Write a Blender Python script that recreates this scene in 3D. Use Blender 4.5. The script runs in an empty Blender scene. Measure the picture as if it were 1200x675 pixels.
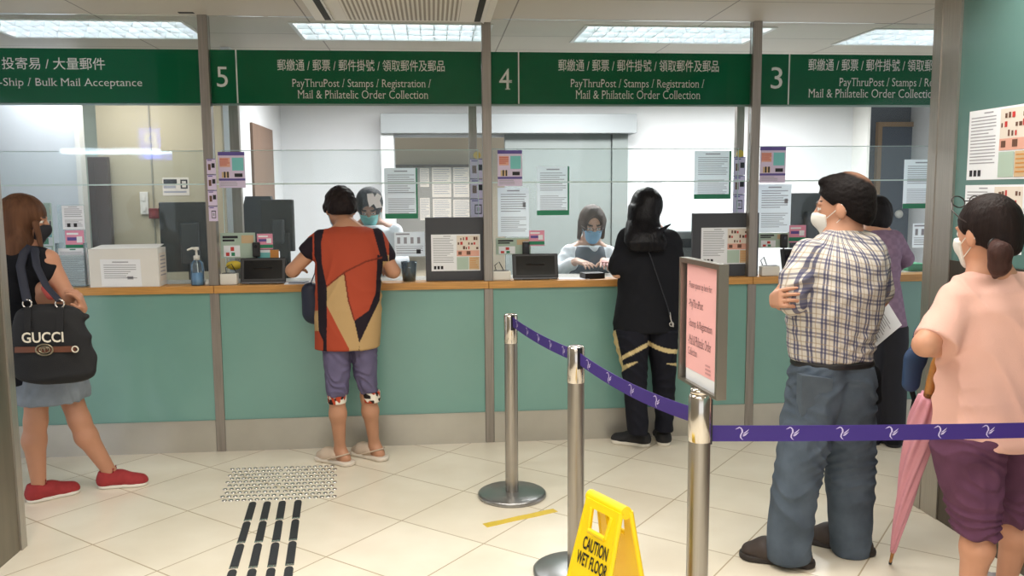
import bpy, bmesh, math, random
import numpy as np
from mathutils import Vector, Matrix

scene = bpy.context.scene
COL = scene.collection
random.seed(7)

# ---------------------------------------------------------------- camera, light, exposure
CAM_H, PITCH, ROLL, YAW, FOC = 1.56, 0.1124, -0.0070, 0.0915, 1000.0     # FOC in pixels of a 1200 px wide frame
_cy, _sy, _cp, _sp, _cr, _sr = math.cos(YAW), math.sin(YAW), math.cos(PITCH), math.sin(PITCH), math.cos(ROLL), math.sin(ROLL)
_r0 = np.array([_cy, -_sy, 0.0]); _f0 = np.array([_sy, _cy, 0.0]); _u0 = np.array([0, 0, 1.0])
FW = _f0 * _cp - _u0 * _sp
_up = _u0 * _cp + _f0 * _sp
RT = _r0 * _cr + _up * _sr
UP = _up * _cr - _r0 * _sr
EYE = np.array([0.0, 0.0, CAM_H])
cam_data = bpy.data.cameras.new('camera')
cam_data.sensor_fit = 'HORIZONTAL'
cam_data.sensor_width = 36.0
cam_data.lens = FOC / 1200.0 * 36.0
cam_data.clip_start = 0.05
camera = bpy.data.objects.new('camera', cam_data)
COL.objects.link(camera)
camera.matrix_world = Matrix(((RT[0], UP[0], -FW[0], 0.0), (RT[1], UP[1], -FW[1], 0.0), (RT[2], UP[2], -FW[2], CAM_H), (0, 0, 0, 1)))
scene.camera = camera

scene.view_settings.view_transform = 'Standard'
scene.view_settings.look = 'None'
scene.view_settings.gamma = 1.0
scene.view_settings.use_curve_mapping = False
scene.view_settings.exposure = 0.0
scene.cycles.use_denoising = True
scene.cycles.max_bounces = 8
scene.cycles.transparent_max_bounces = 24
scene.cycles.caustics_reflective = False
scene.cycles.caustics_refractive = False

world = bpy.data.worlds.new('world')
scene.world = world
world.use_nodes = True
world.node_tree.nodes['Background'].inputs[0].default_value = (0.90, 0.92, 0.95, 1)
world.node_tree.nodes['Background'].inputs[1].default_value = 1.3

CEIL = 2.585
def area_lamp(name, x, y, z, sx, sy, power, color=(1.0, 0.93, 0.82), spread=156):
    l = bpy.data.lights.new(name, 'AREA')
    l.shape = 'RECTANGLE'; l.size = sx; l.size_y = sy; l.energy = power; l.color = color
    o = bpy.data.objects.new(name, l); COL.objects.link(o); o.location = (x, y, z)
    l.spread = math.radians(spread)
    return o
for ly in (-1.2, 1.0, 3.1):
    for lx in (-1.15, 0.25, 1.65):
        area_lamp('hall_ceiling_lamp', lx, ly, CEIL - 0.03, 1.2, 0.5, 21.5, (1.0, 0.955, 0.885))
for lx in (-2.7, -0.3, 1.3, 3.0):
    area_lamp('office_ceiling_lamp', lx, 7.0, CEIL - 0.05, 1.2, 0.6, 24 if lx < -2 else 50 if lx < 1 else 100, (1.0, 0.985, 0.985), 170)

# ---------------------------------------------------------------- pixel rays of the photograph -> points of the place
def ray(u, v):
    return FW + RT * ((u - 600.0) / FOC) + UP * ((337.5 - v) / FOC)
def at(u, v, Y):
    d = ray(u, v); return EYE + d * (Y / d[1])
def on(u, v, z=0.0):
    d = ray(u, v); return EYE + d * ((z - CAM_H) / d[2])
def on_x(u, v, X):
    d = ray(u, v); return EYE + d * (X / d[0])
def nrm(v):
    v = np.asarray(v, float); return v / max(1e-9, np.linalg.norm(v))

# ---------------------------------------------------------------- materials
def lin(c):
    return tuple((x / 255.0 / 12.92 if x / 255.0 <= 0.04045 else ((x / 255.0 + 0.055) / 1.055) ** 2.4) for x in c[:3])
_mats = {}
def mat(name, rgb=(200, 200, 200), rough=0.5, metal=0.0, spec=0.5, var=0.0, vscale=8.0, bump=0.0, bscale=60.0, attr=None, emit=None, estr=0.0, stretch=None, coat=0.0):
    if name in _mats: return _mats[name]
    m = bpy.data.materials.new(name); m.use_nodes = True
    nt = m.node_tree; b = nt.nodes['Principled BSDF']
    c = lin(rgb)
    b.inputs['Base Color'].default_value = (*c, 1)
    b.inputs['Roughness'].default_value = rough
    b.inputs['Metallic'].default_value = metal
    b.inputs['Specular IOR Level'].default_value = spec
    b.inputs['Coat Weight'].default_value = coat
    tc = nt.nodes.new('ShaderNodeTexCoord')
    src = tc.outputs['Object']
    if stretch:
        mp = nt.nodes.new('ShaderNodeMapping'); mp.inputs['Scale'].default_value = stretch
        nt.links.new(src, mp.inputs[0]); src = mp.outputs[0]
    col = None
    if attr:
        a = nt.nodes.new('ShaderNodeVertexColor'); a.layer_name = attr; col = a.outputs[0]
        nt.links.new(col, b.inputs['Base Color'])
    if var > 0:
        n = nt.nodes.new('ShaderNodeTexNoise'); n.inputs['Scale'].default_value = vscale; n.inputs['Detail'].default_value = 4
        nt.links.new(src, n.inputs['Vector'])
        mr = nt.nodes.new('ShaderNodeMapRange'); mr.inputs[1].default_value = 0.3; mr.inputs[2].default_value = 0.7
        mr.inputs[3].default_value = 1 - var; mr.inputs[4].default_value = 1 + var
        nt.links.new(n.outputs[0], mr.inputs[0])
        mx = nt.nodes.new('ShaderNodeVectorMath'); mx.operation = 'SCALE'
        if col is not None: nt.links.new(col, mx.inputs[0])
        else: mx.inputs[0].default_value = c
        nt.links.new(mr.outputs[0], mx.inputs['Scale'])
        nt.links.new(mx.outputs[0], b.inputs['Base Color'])
    if bump > 0:
        n2 = nt.nodes.new('ShaderNodeTexNoise'); n2.inputs['Scale'].default_value = bscale; n2.inputs['Detail'].default_value = 3
        nt.links.new(src, n2.inputs['Vector'])
        bp = nt.nodes.new('ShaderNodeBump'); bp.inputs['Strength'].default_value = bump; bp.inputs['Distance'].default_value = 0.004
        nt.links.new(n2.outputs[0], bp.inputs['Height']); nt.links.new(bp.outputs[0], b.inputs['Normal'])
    if emit is not None:
        b.inputs['Emission Color'].default_value = (*lin(emit), 1); b.inputs['Emission Strength'].default_value = estr
    _mats[name] = m
    return m

def glass_mat(name, tint, gloss, haze=0.0, haze_rgb=(220, 230, 235)):
    if name in _mats: return _mats[name]
    m = bpy.data.materials.new(name); m.use_nodes = True
    nt = m.node_tree; nt.nodes.clear()
    out = nt.nodes.new('ShaderNodeOutputMaterial')
    t = nt.nodes.new('ShaderNodeBsdfTransparent'); t.inputs[0].default_value = (*tint, 1)
    g = nt.nodes.new('ShaderNodeBsdfGlossy'); g.inputs['Roughness'].default_value = 0.03; g.inputs[0].default_value = (0.9, 0.97, 1, 1)
    fr = nt.nodes.new('ShaderNodeFresnel'); fr.inputs[0].default_value = gloss
    mx = nt.nodes.new('ShaderNodeMixShader')
    nt.links.new(fr.outputs[0], mx.inputs[0]); nt.links.new(t.outputs[0], mx.inputs[1]); nt.links.new(g.outputs[0], mx.inputs[2])
    last = mx
    if haze > 0:
        d = nt.nodes.new('ShaderNodeBsdfDiffuse'); d.inputs[0].default_value = (*lin(haze_rgb), 1)
        m2 = nt.nodes.new('ShaderNodeMixShader'); m2.inputs[0].default_value = haze
        nt.links.new(last.outputs[0], m2.inputs[1]); nt.links.new(d.outputs[0], m2.inputs[2]); last = m2
    nt.links.new(last.outputs[0], out.inputs[0])
    _mats[name] = m
    return m

# ---------------------------------------------------------------- mesh helpers
def tag(o, label=None, cat=None, group=None, kind=None):
    if label: o['label'] = label
    if cat: o['category'] = cat
    if group: o['group'] = group
    if kind: o['kind'] = kind
    return o
def empty(name, loc=(0, 0, 0), label=None, cat=None, group=None):
    o = bpy.data.objects.new(name, None); COL.objects.link(o); o.location = tuple(float(x) for x in loc)
    o.empty_display_size = 0.1
    return tag(o, label, cat, group)
def link(name, me, parent=None):
    """links a mesh that is in world coordinates; under a parent that sits at its own place without rotation"""
    o = bpy.data.objects.new(name, me); COL.objects.link(o)
    if parent is not None:
        w = Vector((0, 0, 0)); q = parent
        while q is not None:
            w += q.location; q = q.parent
        me.transform(Matrix.Translation(-w))
        o.parent = parent
    return o

class MB:
    """collects shapes (world coordinates) and links them as ONE mesh object"""
    def __init__(s): s.v, s.f, s.m, s.sm = [], [], [], []; s.M = None; s.slot = 0
    def _add(s, vs, fs, smooth=False):
        b = len(s.v)
        for p in vs:
            if s.M is not None: p = s.M @ Vector(tuple(float(t) for t in p))
            s.v.append((float(p[0]), float(p[1]), float(p[2])))
        for f in fs: s.f.append([i + b for i in f]); s.m.append(s.slot); s.sm.append(smooth)
        return s
    def box(s, x0, x1, y0, y1, z0, z1, bev=0.0):
        if bev > 0:
            bm = bmesh.new(); bmesh.ops.create_cube(bm, size=1)
            for v in bm.verts: v.co = Vector(((x0 + x1) / 2 + v.co.x * (x1 - x0), (y0 + y1) / 2 + v.co.y * (y1 - y0), (z0 + z1) / 2 + v.co.z * (z1 - z0)))
            bmesh.ops.bevel(bm, geom=list(bm.edges), offset=bev, segments=2, profile=0.5, affect='EDGES')
            bm.verts.index_update()
            s._add([v.co[:] for v in bm.verts], [[v.index for v in f.verts] for f in bm.faces]); bm.free(); return s
        vs = [(x, y, z) for x in (x0, x1) for y in (y0, y1) for z in (z0, z1)]
        return s._add(vs, [(0, 1, 3, 2), (4, 6, 7, 5), (0, 4, 5, 1), (2, 3, 7, 6), (0, 2, 6, 4), (1, 5, 7, 3)])
    def quad(s, a, b, c, d): return s._add([a, b, c, d], [(0, 1, 2, 3)])
    def slab(s, a, b, c, d, n, t):
        """a, b, c, d: front corners; n: unit normal of the front; t: thickness behind it"""
        n = np.asarray(n, float); F = [np.asarray(p, float) for p in (a, b, c, d)]; B = [p - n * t for p in F]
        return s._add(F + B, [(0, 1, 2, 3), (7, 6, 5, 4), (0, 4, 5, 1), (1, 5, 6, 2), (2, 6, 7, 3), (3, 7, 4, 0)])
    def tube(s, pts, r, n=10, cap=True, flat=1.0):
        pts = [np.asarray(p, float) for p in pts]
        rs = [r] * len(pts) if np.isscalar(r) else list(r)
        ref = None; rings = []
        for i, p in enumerate(pts):
            t = nrm(pts[min(i + 1, len(pts) - 1)] - pts[max(i - 1, 0)])
            if ref is None:
                ref = np.array([0, 0, 1.0]) if abs(t[2]) < 0.9 else np.array([1.0, 0, 0])
            a = nrm(np.cross(t, ref)); b = np.cross(a, t); ref = b
            rings.append([p + rs[i] * (math.cos(2 * math.pi * k / n) * a + flat * math.sin(2 * math.pi * k / n) * b) for k in range(n)])
        vs = [q for r_ in rings for q in r_]
        fs = [(i * n + k, i * n + (k + 1) % n, (i + 1) * n + (k + 1) % n, (i + 1) * n + k) for i in range(len(pts) - 1) for k in range(n)]
        s._add(vs, fs, True)
        if cap:
            s._add(rings[0][::-1], [tuple(range(n))]); s._add(rings[-1], [tuple(range(n))])
        return s
    def lathe(s, cx, cy, prof, n=40, smooth=True):
        """prof: list of (r, z) from bottom to top, closed at r = 0"""
        rings = [[(cx + r * math.cos(2 * math.pi * k / n), cy + r * math.sin(2 * math.pi * k / n), z) for k in range(n)] for r, z in prof]
        vs = [q for r_ in rings for q in r_]
        fs = [(i * n + k, i * n + (k + 1) % n, (i + 1) * n + (k + 1) % n, (i + 1) * n + k) for i in range(len(prof) - 1) for k in range(n)]
        return s._add(vs, fs, smooth)
    def prism(s, poly, fn0, fn1):
        """poly: 2D points; fn0/fn1 map a 2D point to the front / the back face"""
        n = len(poly)
        vs = [fn0(*p) for p in poly] + [fn1(*p) for p in poly]
        fs = [tuple(range(n)), tuple(range(2 * n - 1, n - 1, -1))] + [(i, i + n, (i + 1) % n + n, (i + 1) % n) for i in range(n)]
        return s._add(vs, fs)
    def build(s, name, mats, parent=None, sharp=None, fix=True):
        me = bpy.data.meshes.new(name)
        me.from_pydata(s.v, [], s.f)
        for m in (mats if isinstance(mats, (list, tuple)) else [mats]): me.materials.append(m)
        me.polygons.foreach_set('material_index', s.m)
        me.polygons.foreach_set('use_smooth', s.sm)
        if fix:
            bm = bmesh.new(); bm.from_mesh(me); bmesh.ops.recalc_face_normals(bm, faces=bm.faces); bm.to_mesh(me); bm.free()
        me.update()
        return link(name, me, parent)

def text_mesh(body, serif=False, bold=0.0):
    """text as 2D points and faces, height in em units"""
    cu = bpy.data.curves.new('lettering', 'FONT'); cu.body = body; cu.size = 1.0; cu.resolution_u = 3
    cu.align_x = 'LEFT'; cu.offset = bold
    o = bpy.data.objects.new('lettering', cu); COL.objects.link(o)
    dg = bpy.context.evaluated_depsgraph_get(); dg.update()
    me = bpy.data.meshes.new_from_object(o.evaluated_get(dg))
    V = [(v.co.x, v.co.y) for v in me.vertices]; F = [list(p.vertices) for p in me.polygons]
    if serif:
        use = {}
        for p in me.polygons:
            for k in p.edge_keys: use[k] = use.get(k, 0) + 1
        for (i, j), c in use.items():
            if c != 1: continue
            a, b = V[i], V[j]
            if abs(a[1] - b[1]) > 0.004: continue
            L = abs(a[0] - b[0])
            if not 0.05 < L < 0.13: continue
            y = a[1]; x0, x1 = min(a[0], b[0]), max(a[0], b[0]); e = 0.05
            dn = 1 if y < 0.25 else -1
            k = len(V); V += [(x0 - e, y), (x1 + e, y), (x1 + e, y + dn * 0.035), (x0 - e, y + dn * 0.035)]; F.append([k, k + 1, k + 2, k + 3])
    bpy.data.objects.remove(o); bpy.data.curves.remove(cu); bpy.data.meshes.remove(me)
    return V, F
def put_text(mb, body, p0, xdir, ydir, width=None, height=None, serif=False, bold=0.0, lift=0.0015, anchor='l'):
    """adds lettering: lower left corner p0, directions, total width and/or cap height in metres"""
    V, F = text_mesh(body, serif, bold)
    if not V: return
    xs = [v[0] for v in V]; ys = [v[1] for v in V]
    w = max(xs) - min(xs)
    sy = height / (max(ys) - min(ys)) if height else width / w
    sx = width / w if width else sy
    xdir, ydir = nrm(xdir), nrm(ydir); n = np.cross(xdir, ydir); p0 = np.asarray(p0, float)
    off = {'l': 0, 'c': -w * sx / 2, 'r': -w * sx}[anchor]
    mb._add([p0 + xdir * (off + (x - min(xs)) * sx) + ydir * ((y - min(ys)) * sy) + n * lift for x, y in V], F)
# ================================================================ the setting
D = 5.202                      # front plane of the service counter
ZC0, ZC1 = 0.971, 1.016        # wooden ledge
S0, S1 = 2.088, 2.394          # green sign band
PX = [-1.306 - 1.66, -1.306, 0.333, 1.999, 3.66]     # centre lines of the steel posts
steel = mat('brushed_steel', (178, 172, 164), 0.32, 0.75, var=0.10, vscale=6, stretch=(30, 30, 0.6), bump=0.02, bscale=40)
steel_dark = mat('dark_brushed_steel', (148, 141, 134), 0.36, 0.6, var=0.12, vscale=5, stretch=(20, 20, 0.8))
plinth_steel = mat('plinth_steel', (190, 186, 176), 0.42, 0.75, var=0.10, vscale=3, stretch=(1, 1, 1))
green_glass = mat('green_back_painted_glass', (118, 160, 151), 0.18, 0, 0.5, var=0.03, vscale=2)
wood = mat('oak_edge', (194, 142, 76), 0.4, 0, 0.5, var=0.18, vscale=6, stretch=(1.0, 8, 30))
white_metal = mat('white_enamel', (226, 226, 222), 0.4)
white_wall = mat('white_wall', (214, 216, 218), 0.6, var=0.02, vscale=2)
cream = mat('cream_wall', (180, 171, 146), 0.6, var=0.03, vscale=2)
dark_line = mat('dark_gap', (50, 46, 42), 0.7)

def structure(o, name=None): o['kind'] = 'structure'; return o

# floor: polished cream tiles laid on the diagonal
fm = bpy.data.materials.new('floor_tiles'); fm.use_nodes = True
nt = fm.node_tree; bs = nt.nodes['Principled BSDF']; bs.inputs['Roughness'].default_value = 0.28; bs.inputs['Specular IOR Level'].default_value = 0.45
N = nt.nodes.new; L = nt.links.new
tc = N('ShaderNodeTexCoord')
mp = N('ShaderNodeMapping'); mp.vector_type = 'TEXTURE'
mp.inputs['Location'].default_value = (-0.24, 4.649, 0); mp.inputs['Rotation'].default_value = (0, 0, -0.6903); mp.inputs['Scale'].default_value = (0.4868, 0.4868, 1)
L(tc.outputs['Object'], mp.inputs[0])
sp = N('ShaderNodeSeparateXYZ'); L(mp.outputs[0], sp.inputs[0])
masks = []
for ax in (0, 1):
    fr = N('ShaderNodeMath'); fr.operation = 'FRACT'; L(sp.outputs[ax], fr.inputs[0])
    sb = N('ShaderNodeMath'); sb.operation = 'SUBTRACT'; L(fr.outputs[0], sb.inputs[0]); sb.inputs[1].default_value = 0.5
    ab = N('ShaderNodeMath'); ab.operation = 'ABSOLUTE'; L(sb.outputs[0], ab.inputs[0])
    gt = N('ShaderNodeMath'); gt.operation = 'GREATER_THAN'; L(ab.outputs[0], gt.inputs[0]); gt.inputs[1].default_value = 0.4935
    masks.append(gt)
mxm = N('ShaderNodeMath'); mxm.operation = 'MAXIMUM'; L(masks[0].outputs[0], mxm.inputs[0]); L(masks[1].outputs[0], mxm.inputs[1])
fl = N('ShaderNodeVectorMath'); fl.operation = 'FLOOR'; L(mp.outputs[0], fl.inputs[0])
wn = N('ShaderNodeTexWhiteNoise'); L(fl.outputs[0], wn.inputs[0])
no = N('ShaderNodeTexNoise'); no.inputs['Scale'].default_value = 3.5; no.inputs['Detail'].default_value = 6; L(tc.outputs['Object'], no.inputs['Vector'])
ad = N('ShaderNodeMath'); ad.operation = 'MULTIPLY_ADD'; L(wn.outputs[0], ad.inputs[0]); ad.inputs[1].default_value = 0.25; L(no.outputs[0], ad.inputs[2])
cr = N('ShaderNodeValToRGB'); L(ad.outputs[0], cr.inputs[0])
cr.color_ramp.elements[0].position = 0.35; cr.color_ramp.elements[0].color = (*lin((226, 216, 196)), 1)
cr.color_ramp.elements[1].position = 0.85; cr.color_ramp.elements[1].color = (*lin((238, 230, 212)), 1)
mg = N('ShaderNodeMix'); mg.data_type = 'RGBA'; L(mxm.outputs[0], mg.inputs[0]); L(cr.outputs[0], mg.inputs[6]); mg.inputs[7].default_value = (*lin((178, 160, 128)), 1)
L(mg.outputs[2], bs.inputs['Base Color'])
structure(MB().box(-4.5, 5.2, -5.0, D + 0.02, -0.06, 0).build('floor', fm))
structure(MB().box(-4.5, 5.2, D + 0.02, 9.2, -0.06, 0).build('floor', mat('office_floor', (120, 118, 112), 0.6)))

# ceiling with panel seams (front and office side are one plane)
cm = bpy.data.materials.new('ceiling_panels'); cm.use_nodes = True
nt = cm.node_tree; bs = nt.nodes['Principled BSDF']; bs.inputs['Roughness'].default_value = 0.55
N = nt.nodes.new; L = nt.links.new
tc = N('ShaderNodeTexCoord'); mp = N('ShaderNodeMapping'); mp.vector_type = 'TEXTURE'
mp.inputs['Location'].default_value = (-0.72, 5.23, 0); mp.inputs['Scale'].default_value = (1.2, 0.55, 1); L(tc.outputs['Object'], mp.inputs[0])
sp = N('ShaderNodeSeparateXYZ'); L(mp.outputs[0], sp.inputs[0]); masks = []
for ax, th in ((0, 0.4965), (1, 0.4925)):
    fr = N('ShaderNodeMath'); fr.operation = 'FRACT'; L(sp.outputs[ax], fr.inputs[0])
    sb = N('ShaderNodeMath'); sb.operation = 'SUBTRACT'; L(fr.outputs[0], sb.inputs[0]); sb.inputs[1].default_value = 0.5
    ab = N('ShaderNodeMath'); ab.operation = 'ABSOLUTE'; L(sb.outputs[0], ab.inputs[0])
    gt = N('ShaderNodeMath'); gt.operation = 'GREATER_THAN'; L(ab.outputs[0], gt.inputs[0]); gt.inputs[1].default_value = th; masks.append(gt)
mxm = N('ShaderNodeMath'); mxm.operation = 'MAXIMUM'; L(masks[0].outputs[0], mxm.inputs[0]); L(masks[1].outputs[0], mxm.inputs[1])
mg = N('ShaderNodeMix'); mg.data_type = 'RGBA'; L(mxm.outputs[0], mg.inputs[0]); mg.inputs[6].default_value = (*lin((205, 197, 183)), 1); mg.inputs[7].default_value = (*lin((130, 120, 108)), 1)
L(mg.outputs[2], bs.inputs['Base Color'])
LY0, LY1 = 5.40, 5.97           # the recessed light fittings stand in one row
LX = [(-2.68, -1.48), (-0.83, 0.37), (0.98, 2.18), (2.86, 4.06)]
cb = MB()
cb.box(-4.5, 5.2, -5.0, LY0, CEIL, CEIL + 0.10); cb.box(-4.5, 5.2, LY1, 9.2, CEIL, CEIL + 0.10)
xs = [-4.5] + [q for p in LX for q in p] + [5.2]
for i in range(0, len(xs), 2): cb.box(xs[i], xs[i + 1], LY0, LY1, CEIL, CEIL + 0.10)
structure(cb.build('ceiling', cm))

# side walls of the waiting area
structure(MB().box(-2.0, -1.84, -3.0, 3.83, 0, CEIL).build('wall_left', mat('wall_steel', (126, 119, 106), 0.4, 0.7, var=0.1, vscale=3, stretch=(1, 6, 0.6))))
o = structure(MB().box(-1.85, -1.832, 3.80, 3.85, 0, CEIL).build('trim_1', steel))
XR = 2.362
structure(MB().box(XR, XR + 0.16, -3.0, 3.84, 1.235, CEIL).build('wall_right', mat('green_wall_panel', (92, 126, 121), 0.22, var=0.03, vscale=2)))
structure(MB().box(XR - 0.006, XR + 0.16, -3.0, 3.84, 0, 1.235).build('baseboard_right', mat('dark_steel_panel', (96, 88, 80), 0.35, 0.8, var=0.1, vscale=4, stretch=(1, 6, 0.6))))
structure(MB().box(XR - 0.016, XR + 0.17, 3.835, 3.90, 0, CEIL).build('trim_2', steel))
structure(MB().box(XR - 0.012, XR, 3.70, 3.835, 0, CEIL).build('trim_3', steel))

# the counter: green glass fronts between steel posts, steel plinth
WL, WR = -4.5, 5.2
fronts = [(WL, PX[0])] + [(PX[i], PX[i + 1]) for i in range(4)] + [(PX[4], WR)]
pn = 0
for a, b in fronts:
    pn += 1
    g = MB().box(a + 0.0285, b - 0.0285, D, D + 0.03, 0.195, ZC0)
    structure(g.build('wall_front' if pn == 1 else 'wall_front.%03d' % (pn - 1), green_glass))
    p = MB().box(a + 0.0285, b - 0.0285, D - 0.006, D + 0.03, 0.0, 0.19); p.box(a + 0.0285, b - 0.0285, D - 0.010, D + 0.03, 0.186, 0.195)
    structure(p.build('baseboard_front' if pn == 1 else 'baseboard_front.%03d' % (pn - 1), plinth_steel))
k = 3
for x in PX:
    k += 1
    t = MB()
    t.box(x - 0.0275, x + 0.0275, D - 0.008, D + 0.06, 0, ZC0, 0.003)
    t.box(x - 0.0275, x + 0.0275, D - 0.008, D + 0.06, ZC1, CEIL, 0.003)
    structure(t.build('trim_%d' % k, steel_dark))
# rear posts of the screen
for (u, Y, w) in ((554, D + 0.42, 0.052), (868, D + 0.42, 0.052), (274, D + 0.55, 0.06)):
    k += 1
    x = at(u, 150, Y)[0]
    structure(MB().box(x - w / 2, x + w / 2, Y, Y + 0.05, 0.755 if Y < D + .45 else ZC1 if Y < D + 0.40 else 0.9, S1 - 0.05, 0.003).build('trim_%d' % k, steel_dark))

# wooden ledges, one length per bay
names = ['behind the white box and sanitiser', 'in front of the customer in the red tunic', 'in front of the customer in the black tee', 'in front of the plaid shirt and purple jacket']
bays = [(PX[0], PX[1]), (PX[1], PX[2]), (PX[2], PX[3]), (PX[3], PX[4])]
lab = ['oak counter ledge under the white box and sanitiser bottle', 'oak counter ledge the customer in the red tunic leans on',
       'oak counter ledge at which the customer in black stands', 'oak counter ledge behind the man in the plaid shirt']
for (a, b), lb in zip(bays, lab):
    e = empty('counter_ledge', ((a + b) / 2, D, ZC0), lb, 'counter', 'oak counter ledges')
    MB().box(a + 0.001, b - 0.001, D - 0.022, D + 0.12, ZC0, ZC1, 0.004).build('wood_edge', wood, e)
    MB().box(a + 0.001, b - 0.001, D + 0.12, D + 0.40, ZC0, ZC1 - 0.002).build('worktop', mat('worktop_laminate', (150, 146, 138), 0.4), e)

# glass
pane_mat = glass_mat('screen_glass', (0.972, 0.984, 0.982), 1.22)
shield_mat = glass_mat('acrylic_shield', (0.965, 0.982, 0.98), 1.28, 0.04, (205, 225, 230))
edge_mat = mat('glass_edge', (196, 216, 214), 0.25)
wn_ = 0
for (a, b) in bays:
    wn_ += 1
    structure(MB().box(a + 0.028, b - 0.028, D + 0.018, D + 0.026, 1.62, CEIL - 0.002).build('window_%d' % wn_, pane_mat))
    g = structure(MB().box(a + 0.028, b - 0.028, D + 0.017, D + 0.027, 1.612, 1.62).build('trim_%d' % (20 + wn_), edge_mat))

# office behind the screen
BW = 8.3
structure(MB().box(WL - 0.1, WL, D, 9.2, 0, CEIL).build('wall_office_left', white_wall))
structure(MB().box(WR, WR + 0.1, D, 9.2, 0, CEIL).build('wall_office_right', white_wall))
def Xat(u, Y): return at(u, 200, Y)[0]
# left office: bluish partition, dark door post, cream wall
structure(MB().box(WL, Xat(91, 7.2), 7.2, 7.26, 0, CEIL).build('wall_partition', mat('bluish_wall', (206, 214, 222), 0.6, var=0.02)))
structure(MB().box(Xat(91, 7.2), Xat(92, 7.2) + .03, 7.18, 7.28, 0, CEIL).build('trim_50', white_metal))
structure(MB().box(Xat(90, 7.9), Xat(118, 7.9), 7.9, 7.96, 0, CEIL).build('wall_passage', mat('mint_wall', (192, 204, 192), 0.6)))
dz = at(110, 184, 7.5)[2]
dr = MB(); dr.box(Xat(103, 7.5), Xat(126, 7.5), 7.5, 7.56, 0, dz); dr.box(Xat(108, 7.5), Xat(111, 7.5), 7.494, 7.5, .05, dz - .05); structure(dr.build('door_1', mat('dark_brown_door', (74, 58, 54), 0.45, var=0.08)))
structure(MB().box(Xat(116, 7.6), Xat(262, 7.6), 7.6, 7.7, 0, CEIL).build('wall_cream', cream))
structure(MB().box(Xat(179, 7.6) - .012, Xat(179, 7.6), 7.592, 7.6, 0.9, CEIL).build('trim_51', mat('conduit_grey', (140, 136, 120), 0.5)))
# centre-left office: side wall running back, brown door frame, white back wall
xs_ = Xat(285, 6.6)
structure(MB().box(xs_ - .06, xs_, 6.3, BW, 0, CEIL).build('wall_side', white_wall))
bf = at(293, 148, 7.3)
structure(MB().box(xs_, xs_ + .02, 6.9, 7.75, 0, bf[2]).build('door_2', mat('brown_door', (116, 92, 76), 0.5, var=0.06)))
structure(MB().box(xs_ - .06, Xat(463, BW), BW, BW + 0.1, 0, CEIL).build('wall_back', white_wall))
structure(MB().box(Xat(592, BW), Xat(1017, BW), BW, BW + 0.1, 0, CEIL).build('wall_back.001', white_wall))
grey_wall = mat('grey_panel', (118, 125, 123), 0.5, var=0.02)
# bulkhead of a roller shutter over the opening
za, zb = at(600, 133, BW - .25)[2], at(600, 156, BW - .25)[2]
structure(MB().box(Xat(447, BW - .25), Xat(746, BW - .25), BW - .25, BW, zb, za, 0.004).build('beam_1', mat('shutter_box', (146, 151, 153), 0.45, 0.2)))
structure(MB().box(Xat(447, BW - .2), Xat(462, BW - .2), BW - .2, BW, 0, zb).build('trim_52', mat('frame_white', (216, 218, 218), 0.5)))
gp = MB(); gp.box(Xat(592, BW - .1), Xat(716, BW - .1), BW - .1, BW - .02, 0, zb); gp.box(Xat(717, BW - .1), Xat(735, BW - .1), BW - .12, BW - .02, 0, zb)
structure(gp.build('wall_panel', grey_wall))
structure(MB().box(Xat(463, BW), Xat(592, BW), BW, BW + .1, zb - .02, CEIL).build('beam_2', white_wall))
structure(MB().box(Xat(440, 9.1), Xat(620, 9.1), 9.1, 9.2, 0, CEIL).build('wall_room', mat('beige_wall', (214, 200, 176), 0.6)))
# right office: dark room behind, door in a wooden frame
structure(MB().box(Xat(1015, BW - .3), Xat(1018, BW - .3), BW - .3, BW + .3, 0, CEIL).build('trim_53', white_metal))
dk = mat('dark_blue_wall', (78, 84, 94), 0.5, var=0.06)
structure(MB().box(Xat(1000, 9.0), WR, 9.0, 9.1, 0, CEIL).build('wall_dark', dk))
fr_ = mat('oak_frame', (150, 120, 84), 0.5)
zt = at(1060, 143, 8.95)[2]
f = MB(); xa, xb = Xat(1027, 8.95), Xat(1096, 8.95)
f.box(xa, xa + .045, 8.94, 9.0, 0, zt); f.box(xb - .045, xb, 8.94, 9.0, 0, zt); f.box(xa + .045, xb - .045, 8.94, 9.0, zt - .05, zt); structure(f.build('trim_54', fr_))
structure(MB().box(xa + .045, xb - .045, 8.96, 9.0, 0, zt - .05).build('door_3', mat('slate_door', (66, 76, 92), 0.35)))
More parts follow.
